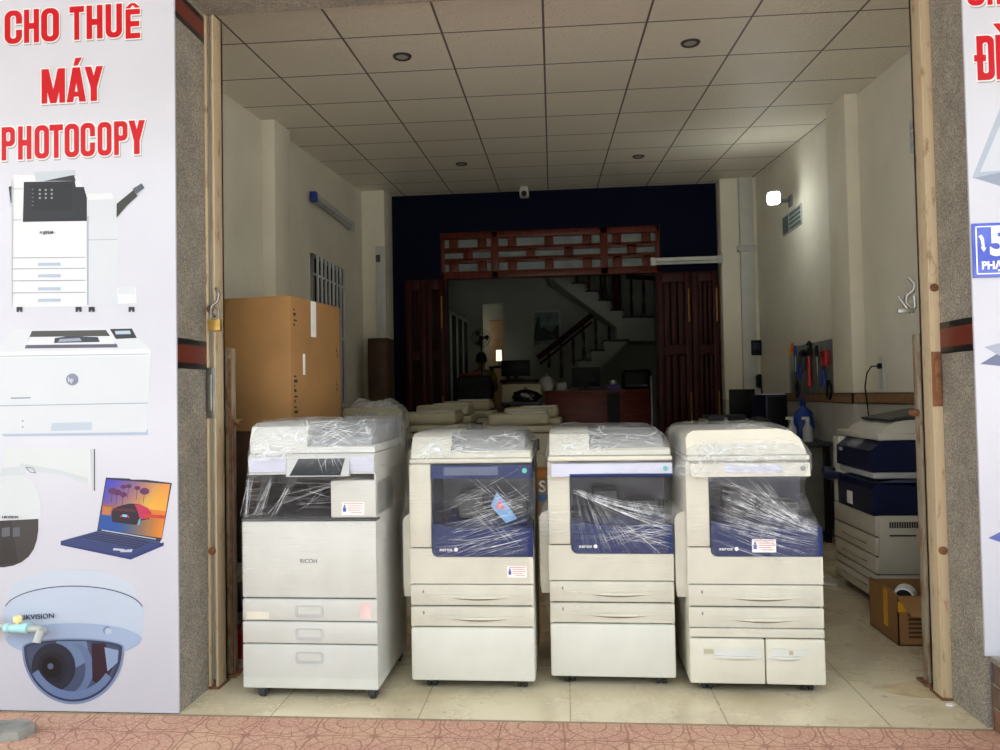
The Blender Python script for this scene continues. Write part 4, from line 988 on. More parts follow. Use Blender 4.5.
    if kind == 'tandem': b.box(-w+.12, w-.16, .08, D-.1, 1.126, 1.134, .003)
    else: b.prism([(.02, 1.057), (.05, 1.088), (.12, 1.11), (D-.06, 1.122), (D-.02, 1.10), (D-.02, 1.05)], 'x', -w+.195, w-.03); b.prism([(-w+.19, 1.135), (-.02, 1.105), (-.02, 1.098), (-w+.19, 1.12)], 'y', .06, .2) if kind != 'tandem' else None; b.build('feeder_tray', M_traygrey, df)
    # bypass unit on the left flank
    b = MB(); b.prism([(-w, .40), (-w-.038, .40), (-w-.043, .46), (-w-.043, .742), (-w-.03, .762), (-w, .775)], 'y', .06, .44); bp = b.build('bypass_tray', M_cream, t)
    b = MB(); b.box(-w-.045, -w-.04, .08, .42, .472, .476); b.build('tray_seam', M_seam, bp)
    for cx, cy in ((-w+.08, .07), (w-.06, .07), (-w+.08, D-.07), (w-.06, D-.07)): caster(cx, cy, t)
    sticker(t, *stick)
    R_ = [(.3 if kind != 'tandem' else .26, -w-.004, w+.003, -.008, D+.006, .03), (.42, -w-.04, w+.003, -.008, D+.006, .04), (.46, -w-.046, w+.0, -.01, D+.006, .04), (.74, -w-.046, w+.0, -.01, D+.006, .05),
          (.82, -w-.03, w+.0, -.012, D+.006, .03), (.95, -w-.008, w+.002, -.02, D+.008, .03), (1.03, -w-.006, w+.004, -.016, D+.008, .03), (1.07, -w+.0, w+.004, -.008, D+.006, .05), (1.125, -w+.006, w-.03, .03, D-.01, .06), (1.145, -w+.03, w-.06, .07, D-.05, .06)]
    if kind == 'tandem':
        R_ = [(.26, -w-.004, w+.003, -.008, D+.006, .03), (.42, -w-.04, w+.003, -.008, D+.006, .04), (.46, -w-.062, w+.003, -.01, D+.006, .04), (.715, -w-.062, w+.004, -.012, D+.006, .05), (.78, -w-.06, w-.03, -.014, D+.006, .05),
              (.86, -w-.056, w-.062, -.024, D+.006, .05), (.925, -w-.05, w-.055, -.036, D+.006, .05), (.95, -w-.046, w-.03, -.036, D+.008, .05), (1.03, -w-.03, w-.026, -.03, D+.008, .06), (1.09, -w-.02, w-.06, -.006, D+.004, .07), (1.135, -w-.0, w-.10, .04, D-.02, .09), (1.148, -w+.03, w-.13, .08, D-.06, .09)]
    film('plastic_wrap', R_, M_film[filmi], t, seed, amp=.004)
    creases(t, LINES[filmi])
    return t
def front_place(xl, yl, xr, yr): 
    a = atz(xl, yl, .046); c = atz(xr, yr, .046); return (a+c)/2, (c-a).length, math.atan2(c.y-a.y, c.x-a.x)
U = random.uniform
rnd = random.Random(11); U = rnd.uniform
def clipx(x0, z0, sl, ln, lo, hi): x1 = min(hi, x0+ln); return x0, z0, x1, z0+sl*(x1-x0)
L0 = []
for k in range(70):
    x0 = U(-.17, .1); L0.append(clipx(x0, U(.58, .84), U(.1, .5), U(.12, .34), 0, .262)+(-.024, U(.0005, .0011), U(0, .006)))
for k in range(16): L0.append(clipx(U(-.02, .18), U(.78, .95), -U(.5, 1.1), U(.05, .16), 0, .262)+(-.026, U(.0005, .0011), U(-.004, .004)))
for k in range(18): L0.append(clipx(U(-.26, .1), U(.25, .47), U(-.08, .12), U(.08, .3), 0, .262)+(-.016, U(.0004, .0007), 0))
for k in range(12): L0.append(clipx(U(-.1, .1), U(1.03, 1.08), U(-.3, .4), U(.06, .2), 0, .25)+(-.016, U(.0004, .0008), 0))
L2 = []
for k in range(30): L2.append((-.165+U(0, .03), .885-U(0, .03), .268, .68+.12*k/30+U(-.01, .01), -.026, U(.0005, .0013), .012))
for k in range(34): t_ = U(0, 1); L2.append((-.165+.2*t_, .88-.10*t_-U(0, .05), -.13+.36*t_+U(-.02, .02), .57+U(0, .05), -.006, U(.0004, .001), 0))
for k in range(24): L2.append((U(-.05, .1), U(.62, .72), .268, U(.60, .76), -.024, U(.0005, .0012), -.004))
for k in range(14): a_ = U(.08, .2); L2.append((a_, U(.79, .83), a_+U(.03, .07), U(.72, .77), -.028, U(.0006, .0012), 0))
for k in range(22): L2.append(clipx(U(-.26, .1), U(.25, .47), U(-.15, .15), U(.08, .3), 0, .262)+(-.016, U(.0004, .0008), 0))
for k in range(16): L2.append(clipx(U(-.05, .15), U(.945, 1.0), U(-.1, .1), U(.06, .2), 0, .262)+(-.046, U(.0004, .0009), 0))
L3 = []
for k in range(60): zz = U(.60, .93); L3.append((-.17+U(-.01, .06), zz+U(.02, .06), .2+U(-.08, .06 if zz < .75 else -.02), zz-U(.02, .10), -.024-.02*max(0, zz-.8)/.1, U(.0005, .0013), U(0, .01)))
for k in range(44): L3.append((U(-.12, .05), U(.80, .95), .255, U(.68, .74), -.032, U(.0005, .0012), .02))
for k in range(60): L3.append(clipx(U(-.2, .05), U(.95, 1.10), U(-.25, .1), U(.08, .25), 0, .2)+(-.046, U(.0005, .0011), 0))
for k in range(20): L3.append(clipx(U(-.26, .1), U(.25, .47), U(-.15, .15), U(.08, .3), 0, .262)+(-.016, U(.0004, .0008), 0))
TB = [(1.03, -.030), (1.07, -.022), (1.125, .02), (1.15, .07)]; TC = [(.95, -.05), (1.03, -.044), (1.09, -.02), (1.135, .03), (1.15, .07)]
for LL in (L0, L2):
    for k in range(34): x0 = U(-.24, .16); LL.append((x0, U(1.03, 1.13), min(.255, x0+U(.05, .22)), U(1.03, 1.14), TB, U(.0006, .0014), U(-.004, .006)))
for k in range(80): x0 = U(-.27, .1); z0 = U(.95, 1.14); L3.append((x0, z0, min(.2, x0+U(.06, .3)), max(.94, min(1.14, z0+U(-.08, .05))), TC, U(.0006, .0014), U(-.004, .006)))
for k in range(24): x0 = U(-.27, -.1); L3.append((x0, U(1.02, 1.13), x0+U(-.02, .06), U(.95, 1.02), TC, U(.0006, .0013), 0))
LINES.update({0: L0, 2: L2, 3: L3})
p_, w_, a_ = front_place(411.5, 681, 535.5, 681.5); print('c2', p_, w_, a_)
blue_copier('cream copier with blue front wrapped in film, left of the three blue fronted ones', (p_.x, p_.y, 0), 0, 'plain', 0, 1.3, (.16, -.002, .50))
p2, w2, a2 = front_place(551, 676, 677, 679); print('c3', p2, w2, a2)
blue_copier('cream copier with blue front wrapped in film, middle of the three blue fronted ones', (p2.x, p2.y, 0), a2*.5, 'plain', 2, 5.1, (.16, -.0015, .2, .0012, .0012))
p4, w4, a4 = front_place(693, 683, 824, 686); print('c4', p4, w4, a4)
blue_copier('film wrapped copier with two half width bottom drawers, right end of the front row', (p4.x, p4.y, 0), a4*.5, 'tandem', 3, 9.7, (-.01, -.0052, .608, .1, .056), W=.565)

# ------------------------------------------------------------------ the white copier at the left end
def white_copier():
    p1, w1, a1 = front_place(244, 687, 378, 691); print('c1', p1, w1, a1)
    t = thing('office_copier', 'all white copier with black screen wrapped in film, left end of the front row', 'copier', (p1.x, p1.y, 0), a1*.3)
    w = w1/2; D = .56
    b = MB(); b.box(-w+.012, w-.012, .012, D-.012, .045, .76); b.box(-w+.05, w-.012, .3, D-.012, .76, .98); b.build('inner_frame', M_seam, t)
    b = MB(); b.box(-w, -w+.014, .016, D, .045, .775, .006); b.box(w-.014, w, .016, D, .045, .98, .006); b.box(-w, w, D-.014, D, .045, .98, .006); b.build('side_panel', M_white, t)
    for z0_, z1_ in ((.046, .236), (.24, .334), (.338, .432)):
        b = MB(); b.box(-w, w, -.002, .03, z0_, z1_-.001, .006); dr = b.build('paper_drawer', M_white, t)
        zc = z1_-.052 if z0_ > .1 else z1_-.055
        b = MB(); pr = rr(-.062, zc-.026, .062, zc+.026, .012, 4); inr = rr(-.052, zc-.014, .052, zc+.02, .008, 4)
        n = len(pr); y = -.0065
        b.add([(a, y, c) for a, c in pr]+[(a, y, c) for a, c in inr]+[(a, -.002, c) for a, c in pr]+[(a, .004, c) for a, c in inr],
              [(k, (k+1) % n, n+(k+1) % n, n+k) for k in range(n)], 1)
        b.add([(a, y, c) for a, c in pr]+[(a, y, c) for a, c in inr]+[(a, -.002, c) for a, c in pr]+[(a, .004, c) for a, c in inr],
              [(k, (k+1) % n, 2*n+(k+1) % n, 2*n+k) for k in range(n)]+[(n+k, n+(k+1) % n, 3*n+(k+1) % n, 3*n+k) for k in range(n)])
        b.box(-.051, .051, -.0035, -.002, zc-.013, zc+.019); b.build('drawer_handle', [M_white, M_lgrey], dr)
    b = MB(); b.box(-w, w, -.002, .03, .437, .768, .008); fd = b.build('front_door', M_white, t)
    text('maker_name', 'RICOH', mat('grey_ink', (120, 122, 124), .5), fd, (0, -.0026, .588), FRONT, .025, .0005, 1, .0006, 'CENTER')
    b = MB(); b.box(-w+.02, -w+.12, -.0035, -.002, .345, .375); b.build('small_label', mat('manila_label', (224, 216, 196), .6), t)
    b = MB(); b.box(w-.075, w-.028, -.0035, -.002, .35, .42); b.build('pink_label', mat('pink_label', (232, 200, 196), .6), t)
    b = MB(); b.box(-w-.002, w+.002, .0, .06, .768, .78, .003); b.box(-w-.002, .1, .02, .3, .768, .785, .003); b.build('door_edge', M_dgrey, t)
    # right block beside the output bay
    b = MB(); b.box(.1, w, 0, .32, .782, .945, .008); b.build('side_block', M_white, t)
    sticker(t, .15, -.0005, .795, .1, .055)
    # output bay
    b = MB(); b.prism([(.04, .786), (.3, .786), (.3, .84)], 'x', -w+.05, .09); b.box(-w+.05, .1, .29, .3, .78, .98); b.build('output_tray', M_dgrey, t)
    b = MB(); b.box(-w+.12, .02, .1, .26, .86, .9, .015); b.box(-w+.2, .06, .16, .28, .82, .87, .015); b.build('exit_flap', M_black, t)
    b = MB(); b.prism([(.14, .786), (.3, .786), (.3, .97), (.24, .97)], 'x', -w, -w+.05); b.build('rear_cheek', M_dgrey, t)
    # scanner with screen
    s0, s1 = -w+.048, w+.004
    b = MB(); b.prism([(-.03, .975), (D-.02, .975), (D-.02, 1.062), (-.02, 1.062), (-.035, 1.05)], 'x', s0, s1); sd = b.build('scanner_deck', M_white, t)
    b = MB(); b.prism([(-.0365, .985), (-.0365, 1.045), (-.034, 1.05), (-.03, .98)], 'x', s0+.004, s0+.17); b.prism([(-.0365, .985), (-.0365, 1.045), (-.034, 1.05), (-.03, .98)], 'x', s1-.17, s1-.004); b.build('deck_trim', M_lav, sd)
    b = MB(); b.prism([(-.06, .968), (-.04, 1.045), (-.025, 1.045), (-.03, .968)], 'x', -.075, .20); pn = b.build('control_panel', M_lgrey, t)
    b = MB(); b.add([(-.06, -.0602, .972), (.165, -.0602, .972), (.18, -.0412, 1.043), (-.025, -.0412, 1.043)], [(0, 1, 2, 3)]); b.build('touch_screen', M_screen, pn)
    f = MB(); f.prism([(-.02, 1.066), (-.025, 1.12), (.0, 1.18), (.05, 1.196), (D-.06, 1.196), (D-.03, 1.15), (D-.03, 1.066)], 'x', s0+.004, s0+.26); f.prism([(-.02, 1.066), (-.02, 1.09), (-.01, 1.096), (D-.05, 1.10), (D-.03, 1.066)], 'x', s0+.26, s1)
    df = f.build('document_feeder', M_white, t)
    b = MB(); b.prism([(.0, 1.097), (.03, 1.14), (.10, 1.172), (D-.08, 1.188), (D-.04, 1.16), (D-.04, 1.09)], 'x', s0+.265, s1-.02); b.build('feeder_tray', M_grey, df)
    for cx, cy in ((-w+.08, .03), (w-.03, .03), (-w+.06, D-.07), (w-.03, D-.07)): caster(cx, cy, t, True)
    R_ = [(.1, -w-.006, w+.008, -.01, D+.006, .02), (.74, -w-.006, w+.008, -.01, D+.006, .02), (.79, -w-.004, w+.008, -.014, D+.006, .03), (.96, s0-.004, s1+.004, -.066, D+.006, .03), (1.06, s0-.006, s1+.006, -.05, D+.01, .03), (1.12, s0-.004, s1+.004, -.035, D, .04), (1.19, s0-.003, s1-.0, .0, D-.04, .06), (1.205, s0+.02, s1-.03, .04, D-.08, .06)]
    film('plastic_wrap', R_, M_film[1], t, 3.3, amp=.006)
    Q = []
    for k in range(26): Q.append((s0+U(-.01, .02)+.1*(k % 3), .97-U(0, .02), -w+U(0, .05)+.06*(k % 3), .785+U(0, .02), -.03, U(.0006, .0014), 0))
    for k in range(12): Q.append((U(-.2, .05), U(.80, .95), U(.0, .25), U(.84, .97), -.05, U(.0005, .0012), 0))
    for k in range(8): x_ = U(-.05, .2); Q.append((x_, U(1.07, 1.13), x_+U(-.12, .12), U(1.0, 1.17), -.05, U(.0005, .001), 0))
    T1 = [(.98, -.07), (1.06, -.066), (1.12, -.05), (1.19, -.012), (1.21, .03)]
    for k in range(44): x_ = U(.0, .16); Q.append((x_, U(1.07, 1.2), min(.29, x_+U(.05, .2)), U(1.08, 1.2), T1, U(.0007, .0016), U(-.004, .008)))
    for k in range(26): x_ = U(-.24, .0); Q.append((x_, U(1.06, 1.2), x_+U(.04, .2), U(1.04, 1.18), T1, U(.0005, .0012), 0))
    for k in range(14): x_ = U(-.1, .26); Q.append((x_, U(1.05, 1.1), x_+U(-.08, .08), U(.98, 1.02), T1, U(.0005, .0011), 0))
    for k in range(30): x_ = U(-.28, .1); Q.append((x_, U(.08, .75), x_+U(.05, .2), U(-.04, .05), -.02, U(.0003, .0006), 0))
    for k in range(30): q_ = Q[-30+k]; Q[-30+k] = (q_[0], q_[1], q_[2], q_[1]+q_[3], q_[4], q_[5], q_[6])
    creases(t, [q_ for q_ in Q if q_[1] > .77]); creases(t, [q_ for q_ in Q if q_[1] <= .77])
    return t
white_copier()

# ------------------------------------------------------------------ older copiers waiting behind
def old_copier():
    t = thing('used_copier', 'x', 'copier', (0, 0, 0), 0, 'used copiers waiting behind the front row'); w = .27; D = .58
    b = MB(); b.box(-w, w, .02, D, .05, .98, .01); b.build('housing', M_cream2, t)
    for k in range(4):
        z = .06+k*.13; b = MB(); b.box(-w-.002, w+.002, -.002, .03, z, z+.122, .006); dr = b.build('paper_drawer', M_cream2, t)
        b = MB(); handle_lip(b, -.1, .1, -.002, z+.06); b.build('drawer_grip', M_cream2, dr)
    b = MB(); b.box(-w-.002, w+.002, -.002, .03, .585, .80, .008); b.build('front_door', M_cream2, t)
    b = MB(); b.box(-w+.04, w-.1, .0, .021, .83, .93, .004); b.build('output_bay', M_dgrey, t)
    b = MB(); b.box(-w-.01, w+.01, -.02, D, .985, 1.045, .012); b.build('scanner_deck', M_cream2, t)
    b = MB(); b.box(-w, w-.02, -.01, D-.03, 1.05, 1.15, .03, seg=3); b.box(-w+.14, w-.04, -.014, -.006, 1.078, 1.082); df = b.build('document_feeder', M_cream2, t)
    b = MB(); b.box(-w+.16, w-.03, .08, D-.1, 1.148, 1.165, .005); b.build('feeder_tray', M_lgrey, df)
    for cx, cy in ((-w+.06, .08), (w-.06, .08), (-w+.06, D-.07), (w-.06, D-.07)): caster(cx, cy, t)
    return t
oc = old_copier()
specs = [(427, 411, 6.5, 'dusty cream copier behind the white one and left blue fronted one in the front row', 0),
         (519, 412, 6.5, 'dusty cream copier seen between the left and middle blue fronted copiers', 0),
         (443, 403.5, 7.35, 'cream copier second from the front in the left back queue', .02),
         (531, 406, 7.35, 'cream copier right behind the one seen between the blue fronted copiers', -.03),
         (467, 399.5, 8.3, 'cream copier farthest back, near the left wooden doors', 0)]
for i, (px_, py_, Y, lab, rz) in enumerate(specs):
    q = at(px_, py_, Y)
    if i == 0: o = oc; o['label'] = lab
    else: o = dup(oc, (0, 0, 0), rz, lab)
    o.location = (q.x, Y, 0); o.rotation_euler = (0, 0, rz); s = q.z/1.165; o.scale = (1.0, 1, s)
q = at(371, 401, 5.6)
o = dup(oc, (q.x, 5.6, 0), .12, 'grey film covered copier behind the white copier, beside the big carton', (.82, 1, q.z/1.2))
film('plastic_wrap', [(.5, -.29, .29, -.02, .6, .04), (1.0, -.3, .3, -.03, .6, .05), (1.12, -.28, .28, .0, .58, .1), (1.19, -.2, .2, .08, .5, .12)], M_bag, o, 7.7, amp=.016)
# printed carton between the copiers
q = at(541, 470, 6.15); qb = at(541, 500, 6.15)
t = thing('product_carton', 'orange and blue carton with a white letter S behind the front row', 'carton', (q.x, 6.1, 0), 0)
b = MB(); b.box(-.22, .16, 0, .3, 0, q.z-.06, .004, mi=1); b.box(-.22, .16, 0, .3, q.z-.06, q.z, .004, mi=0); b.box(-.221, .161, -.001, .301, q.z-.25, q.z-.19, mi=2); b.build('box', [mat('orange_card', (196, 118, 52), .7), M_card2, mat('blue_card', (60, 96, 150), .7)], t)
text('letter_print', 'S', M_label, t, (-.02, -.002, q.z-.17), FRONT, .13, .002, 1, .001)

# ------------------------------------------------------------------ cartons at the left
qa = atz(290, 296, 1.85)
def carton(name, label, loc, rz, wx, wy, z0_, z1_, m, marks, flap=True):
    t = thing(name, label, 'carton', (loc[0], loc[1], z0_), rz); h = z1_-z0_
    b = MB(); b.box(-wx, 0, 0, wy, 0, h, .006); bx = b.build('box', m, t)
    if flap:
        b = MB(); b.box(-wx+.004, -.004, .0, wy, h-.001, h+.004, .001); b.box(-wx*.5-.004, -wx*.5+.004, .0, wy, h+.003, h+.005); b.build('top_flap', m, t)
    for lb in ((wy*.38, wy*.48, h*.72, h*1.0), (wy*.22, wy*.26, h*.42, h*.58)) if marks else (): b = MB(); b.box(.0, .0015, *lb); b.build('paper_label', M_label, t)
    b = MB()
    for k, zz in enumerate((.9, .86, .82, .78, .4, .36, .33, .29, .25, .21, .17, .13, .09)):
        b.box(.0, .001, wy*.055, wy*(.075+.02*(k % 3)), h*zz, h*(zz+.022 if k % 2 else zz+.012))
    for zz, yy in ((.62, .9), (.58, .92), (.34, .9), (.3, .9)): b.box(.0, .001, wy*yy, wy*(yy+.012), h*zz, h*(zz+.03))
    if marks: b.build('printed_marks', M_ink, t)
    return t
qf = atz(340, 308, 1.85); ang = math.atan2(qf.y-qa.y, qf.x-qa.x)-PI/2
carton('cardboard_carton', 'huge brown cardboard carton on top of the darker carton at the left wall', (qa.x, qa.y), ang, .66, (qf-qa).length, 1.13, 1.85, M_card, True)
carton('cardboard_carton', 'dark brown carton under the huge carton at the left wall', (qa.x-.01, qa.y+.01), ang, .64, .62, .46, 1.128, M_cardd, False)
t = thing('storage_table', 'low dark steel table holding the cartons at the left wall', 'table', (qa.x, qa.y, 0), ang)
b = MB(); b.box(-.7, .02, -.02, .66, .43, .458, .004); b.build('table_top', M_dgrey, t)
b = MB(); b.box(-.68, 0, 0, .64, .16, .175, .003); b.build('shelf', M_dgrey, t)
for x in (-.68, -.02):
    for y in (0.0, .62): b = MB(); b.box(x-.015, x+.015, y-.015, y+.015, 0, .43, .003); b.build('leg', M_dgrey, t)
q = atz(238, 676, 0)
t = thing('red_basket', 'red plastic bucket on the floor behind the left post', 'bucket', (-1.62, 3.78, 0))
b = MB(); b.lathe([(.001, 0), (.085, 0), (.1, .13), (.108, .135), (.104, .13), (.09, .01), (.001, .008)], n=28); b.build('pail', M_red, t)
b = MB(); b.tube([(.1*math.cos(a*PI/10), -.03*math.sin(a*PI/10)-.0, .13+.0*a) for a in range(11)], .004, 6); b.build('bail', M_steel, t)

# ------------------------------------------------------------------ unwrapped blue copier by the right wall (front to the left)
def side_copier():
    t = thing('office_copier', 'unwrapped navy and cream copier standing against the right wall', 'copier', (1.81, 5.0, 0), -PI/2)
    # local: front faces -y (world -x), local x runs to world -y
    w = .34; D = .47
    b = MB(); b.box(-w+.01, w-.01, .012, D-.01, .04, .56); b.box(-w+.01, w-.01, .26, D-.01, .56, .985); b.build('inner_frame', M_seam, t)
    b = MB(); b.box(-w, -w+.012, .016, D, .04, .95, .006); b.build('side_panel', M_cream, t)
    b = MB(); b.box(w-.012, w, .016, D, .04, .199, .006); b.build('side_panel', M_cream, t)
    b = MB()
    for k in range(12): b.box(w-.001, w+.003, .08+k*.014, .089+k*.014, .475, .51)
    b.box(w-.001, w+.003, .08, .23, .425, .435); b.build('vent_slots', M_dgrey, t)
    b = MB(); b.box(w-.001, w+.0015, .0, D, .20, .204); b.build('panel_seam', M_seam, t)
    for z0_, z1_, h_ in ((.05, .145, .11), (.15, .2, 0), (.205, .305, .255), (.31, .42, .365)):
        b = MB(); b.box(-w, w, -.002, .03, z0_, z1_-.004, .007); dr = b.build('paper_drawer', M_cream, t)
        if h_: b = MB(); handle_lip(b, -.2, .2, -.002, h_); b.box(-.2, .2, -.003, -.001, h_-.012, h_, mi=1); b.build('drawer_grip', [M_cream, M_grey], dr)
    b = MB(); b.box(-w, w, -.002, .03, .424, .545, .008); b.build('front_door', M_cream, t)
    b = MB(); b.box(w-.012, w, .016, D, .2, .56, .004); b.build('near_cover', M_cream, t)
    b = MB(); b.prism([(-.012, .547), (.25, .547), (.25, .72), (.02, .735), (-.012, .70)], 'x', -w+.12, w); fc = b.build('front_cover', M_navyd, t)
    b = MB(); b.box(-.06, .03, -.0135, -.012, .57, .65); b.build('sticker', M_label, fc)
    b = MB(); b.box(-w, -w+.115, 0, .3, .547, .985, .01); b.build('front_column', M_cream, t)
    b = MB(); b.prism([(.0, .737), (.26, .737), (.26, .77)], 'x', -w+.13, w-.03); b.build('output_tray', M_navyl, t)
    b = MB(); b.tube([(-w+.02, .02, .75), (-w+.04, -.06, .745), (-w+.12, -.07, .73), (-w+.2, -.02, .735)], [.02, .035, .035, .02], 10); b.build('release_lever', M_navyd, t)
    b = MB(); b.box(-w+.12, w, .0, .27, .765, .80, .005); b.build('bay_strip', M_lgrey, t)
    b = MB(); b.prism([(-.015, .81), (.28, .81), (.28, .99), (.06, .99), (-.015, .93)], 'x', -w+.12, w); cp = b.build('control_panel', M_navyd, t)
    b = MB(); b.add([(-.1, -.0105, .9345), (.1, -.0105, .9345), (.1, .052, .9845), (-.1, .052, .9845)], [(0, 1, 2, 3)]); b.build('touch_screen', mat('grey_screen', (120, 124, 134), .2), cp)
    b = MB(); b.box(-.17, -.11, -.0165, -.015, .90, .92); b.build('name_plate', M_lgrey, cp)
    b = MB(); b.box(-w-.004, w+.004, .03, D, .99, 1.03, .01); b.build('scanner_deck', M_cream, t)
    b = MB(); b.prism([(.05, 1.03), (.07, 1.06), (.15, 1.10), (D-.02, 1.13), (D-.02, 1.03)], 'x', -w+.16, w-.02); df = b.build('document_feeder', M_cream, t)
    b = MB(); b.prism([(.12, 1.10), (D-.04, 1.15), (D-.04, 1.17), (.12, 1.115)], 'x', -w+.2, w-.05); b.build('feeder_tray', M_dgrey, df)
    for cx, cy in ((-w+.06, .07), (w-.06, .07), (-w+.06, D-.07), (w-.06, D-.07)): caster(cx, cy, t)
    return t
side_copier()
# open carton on the floor before it
q = atz(895, 646, 0)
t = thing('open_carton', 'small open cardboard carton on the floor before the navy copier', 'carton', (1.65, 4.0, 0), 0)
b = MB(); W_c, D_c, H_c = .44, .36, .25
for bx in ((0, W_c, 0, .006), (0, W_c, D_c-.006, D_c), (0, .006, 0, D_c), (W_c-.006, W_c, 0, D_c)): b.box(*bx, 0, H_c)
b.box(0, W_c, 0, D_c, 0, .006); b.build('box', M_card2, t)
b = MB(); b.add([(.0, 0, H_c), (W_c, 0, H_c), (W_c, -.09, H_c-.08), (.03, -.09, H_c-.08)], [(0, 1, 2, 3)]); b.add([(0.003, 0.004, H_c), (0.003, D_c, H_c), (.006, D_c, H_c+.012), (.006, .06, H_c+.012)], [(0, 1, 2, 3)])
o = b.build('flap', M_card2, t); o.modifiers.new('thick', 'SOLIDIFY').thickness = .005
b = MB()
for k in range(6): b.box(.05+.0*k, .05+.12+.04*(k % 2), -.001, .001, .04+k*.022, .05+k*.022)
b.build('printed_marks', M_cardd, t)
b = MB(); b.box(-.002, .001, .12, .17, .06, H_c); b.box(0.0, .2, -.0015, .0, H_c-.08, H_c-.03); b.build('yellow_tape', M_yel, t)
t = thing('label_roll', 'black and white roll standing in the open carton', 'roll', (1.725, 4.09, .16), -.5)
b = MB(); b.lathe([(.03, -.05), (.05, -.05), (.052, 0), (.05, .05), (.03, .05), (.03, -.05)], (0, 0, .07), 'y', 22); b.build('roll', M_label, t)
b = MB(); b.lathe([(.012, -.054), (.04, -.054), (.04, .054), (.012, .054), (.012, -.054)], (0, 0, .07), 'y', 22); b.build('core', M_black, t)
t.scale = (1, 1, 1)

# ------------------------------------------------------------------ workbench and tools at the right wall
t = thing('work_table', 'dark work table along the right wall under the tool board', 'table', (0, 0, 0))
b = MB(); b.box(1.55, 2.27, 6.6, 9.0, .82, .85, .004); b.build('table_top', M_dgrey, t)
b = MB(); b.box(1.6, 2.24, 6.66, 7.15, .1, .815, .006); cb = b.build('pedestal', mat('grey_beige_metal', (104, 100, 90), .5), t)
b = MB(); b.box(1.592, 1.6, 6.68, 7.13, .12, .8, .004); b.build('pedestal_door', mat('grey_beige_door', (112, 108, 97), .5), cb)
for x in (1.6, 2.2):
    for y in (6.66, 8.94): b = MB(); b.box(x-.025, x+.025, y-.025, y+.025, 0, .82, .003); b.build('leg', M_black, t)
q = atz(828, 584, 0)
t = thing('slipper', 'white slipper on the floor behind the navy copier', 'shoe', (q.x-.02, q.y+.05, 0), .5)
b = MB(); b.prism([(.05*math.cos(a*PI/10)*(1.0 if math.sin(a*PI/10) > -.2 else .85), .13*math.sin(a*PI/10)) for a in range(20)], 'z', 0, .022); b.build('sole', M_white, t)
b = MB(); b.tube([(-.045, .03, .015), (-.03, .04, .05), (0, .045, .062), (.03, .04, .05), (.045, .03, .015)], [.014]*5, 8); b.build('strap', M_white, t)
# tool board
t = thing('tool_board', 'grey wire board for tools on the right wall above the tile border', 'tool board', (XR-.012, 7.28, 1.49))
b = MB(); ya, yb_, za, zb = -.63, .62, -.22, .24
for k in range(13): b.tube([(-.018, ya+k*(yb_-ya)/12, za), (-.018, ya+k*(yb_-ya)/12, zb)], .0035, 6)
for k in range(5): b.tube([(-.006, ya, za+k*(zb-za)/4), (-.006, yb_, za+k*(zb-za)/4)], .0035, 6)
b.build('wire_grid', M_grey, t)
b = MB(); b.box(-.008, 0, ya, yb_, za, zb, .002); b.build('back_sheet', mat('board_sheet', (120, 122, 120), .6), t)
def tool(name, label, cat, y, z, parts):
    t = thing(name, label, cat, (XR-.055, 7.28+y, 1.49+z))
    for nm, m, fn in parts:
        b = MB(); fn(b); b.build(nm, m, t)
    return t
M_orange = mat('orange_handle', (214, 86, 30), .4)
def driver(y, z, m, lab): tool('screwdriver', lab, 'screwdriver', y, z, [('grip', m, lambda b: b.lathe([(.001, .0), (.014, .005), (.016, .05), (.012, .09), (.015, .1), (.008, .105)], n=12)), ('shaft', M_steel, lambda b: b.tube([(0, 0, 0), (0, 0, -.16)], .005, 8))])
driver(.50, .14, M_yel, 'yellow handled screwdriver at the left end of the tool board'); driver(.42, .17, M_orange, 'orange handled screwdriver second from the left on the tool board')
driver(.34, .14, M_blue_p, 'blue handled screwdriver third from the left on the tool board'); driver(-.30, .10, M_black, 'black handled screwdriver right of the drill on the tool board')
def pliers(y, z, m, lab): tool('pliers', lab, 'pliers', y, z, [('jaw', M_dgrey, lambda b: (b.lathe([(.001, -.012), (.022, -.01), (.022, .01), (.001, .012)], (0, 0, 0), 'x', 14), b.prism([(-.02, 0), (-.006, .09), (.006, .09), (.02, 0)], 'x', -.008, .008))), ('grip', m, lambda b: (b.tube([(0, -.01, -.01), (0, -.035, -.06), (0, -.03, -.17)], [.008, .012, .009], 8), b.tube([(0, .01, -.01), (0, .035, -.06), (0, .03, -.17)], [.008, .012, .009], 8)))])
pliers(.22, .08, M_blue_p, 'large blue handled pliers in the middle left of the tool board'); pliers(-.44, .0, M_blue_p, 'small blue handled pliers near the right end of the tool board'); pliers(.30, -.1, M_black, 'black handled pliers low on the left of the tool board')
tool('hair_clamp', 'long red handled pipe wrench hanging mid tool board', 'wrench', -.08, .1, [('handle', M_red, lambda b: b.tube([(0, 0, -.26), (0, 0, .02)], [.02, .016], 10)), ('head', M_black, lambda b: (b.box(-.015, .015, -.05, .03, .02, .1, .006), b.tube([(0, -.04, .1), (0, -.06, .13), (0, -.01, .15), (0, .04, .13)], .014, 8)))]).name = 'pipe_wrench'
tool('power_drill', 'black drill hanging mid tool board left of the red wrench', 'drill', .06, .16, [('motor', M_black, lambda b: b.lathe([(.012, -.09), (.022, -.06), (.03, -.03), (.032, .06), (.02, .08)], (0, 0, 0), 'y', 14)), ('grip', M_dgrey, lambda b: b.box(-.018, .018, .01, .055, -.16, -.02, .01))])
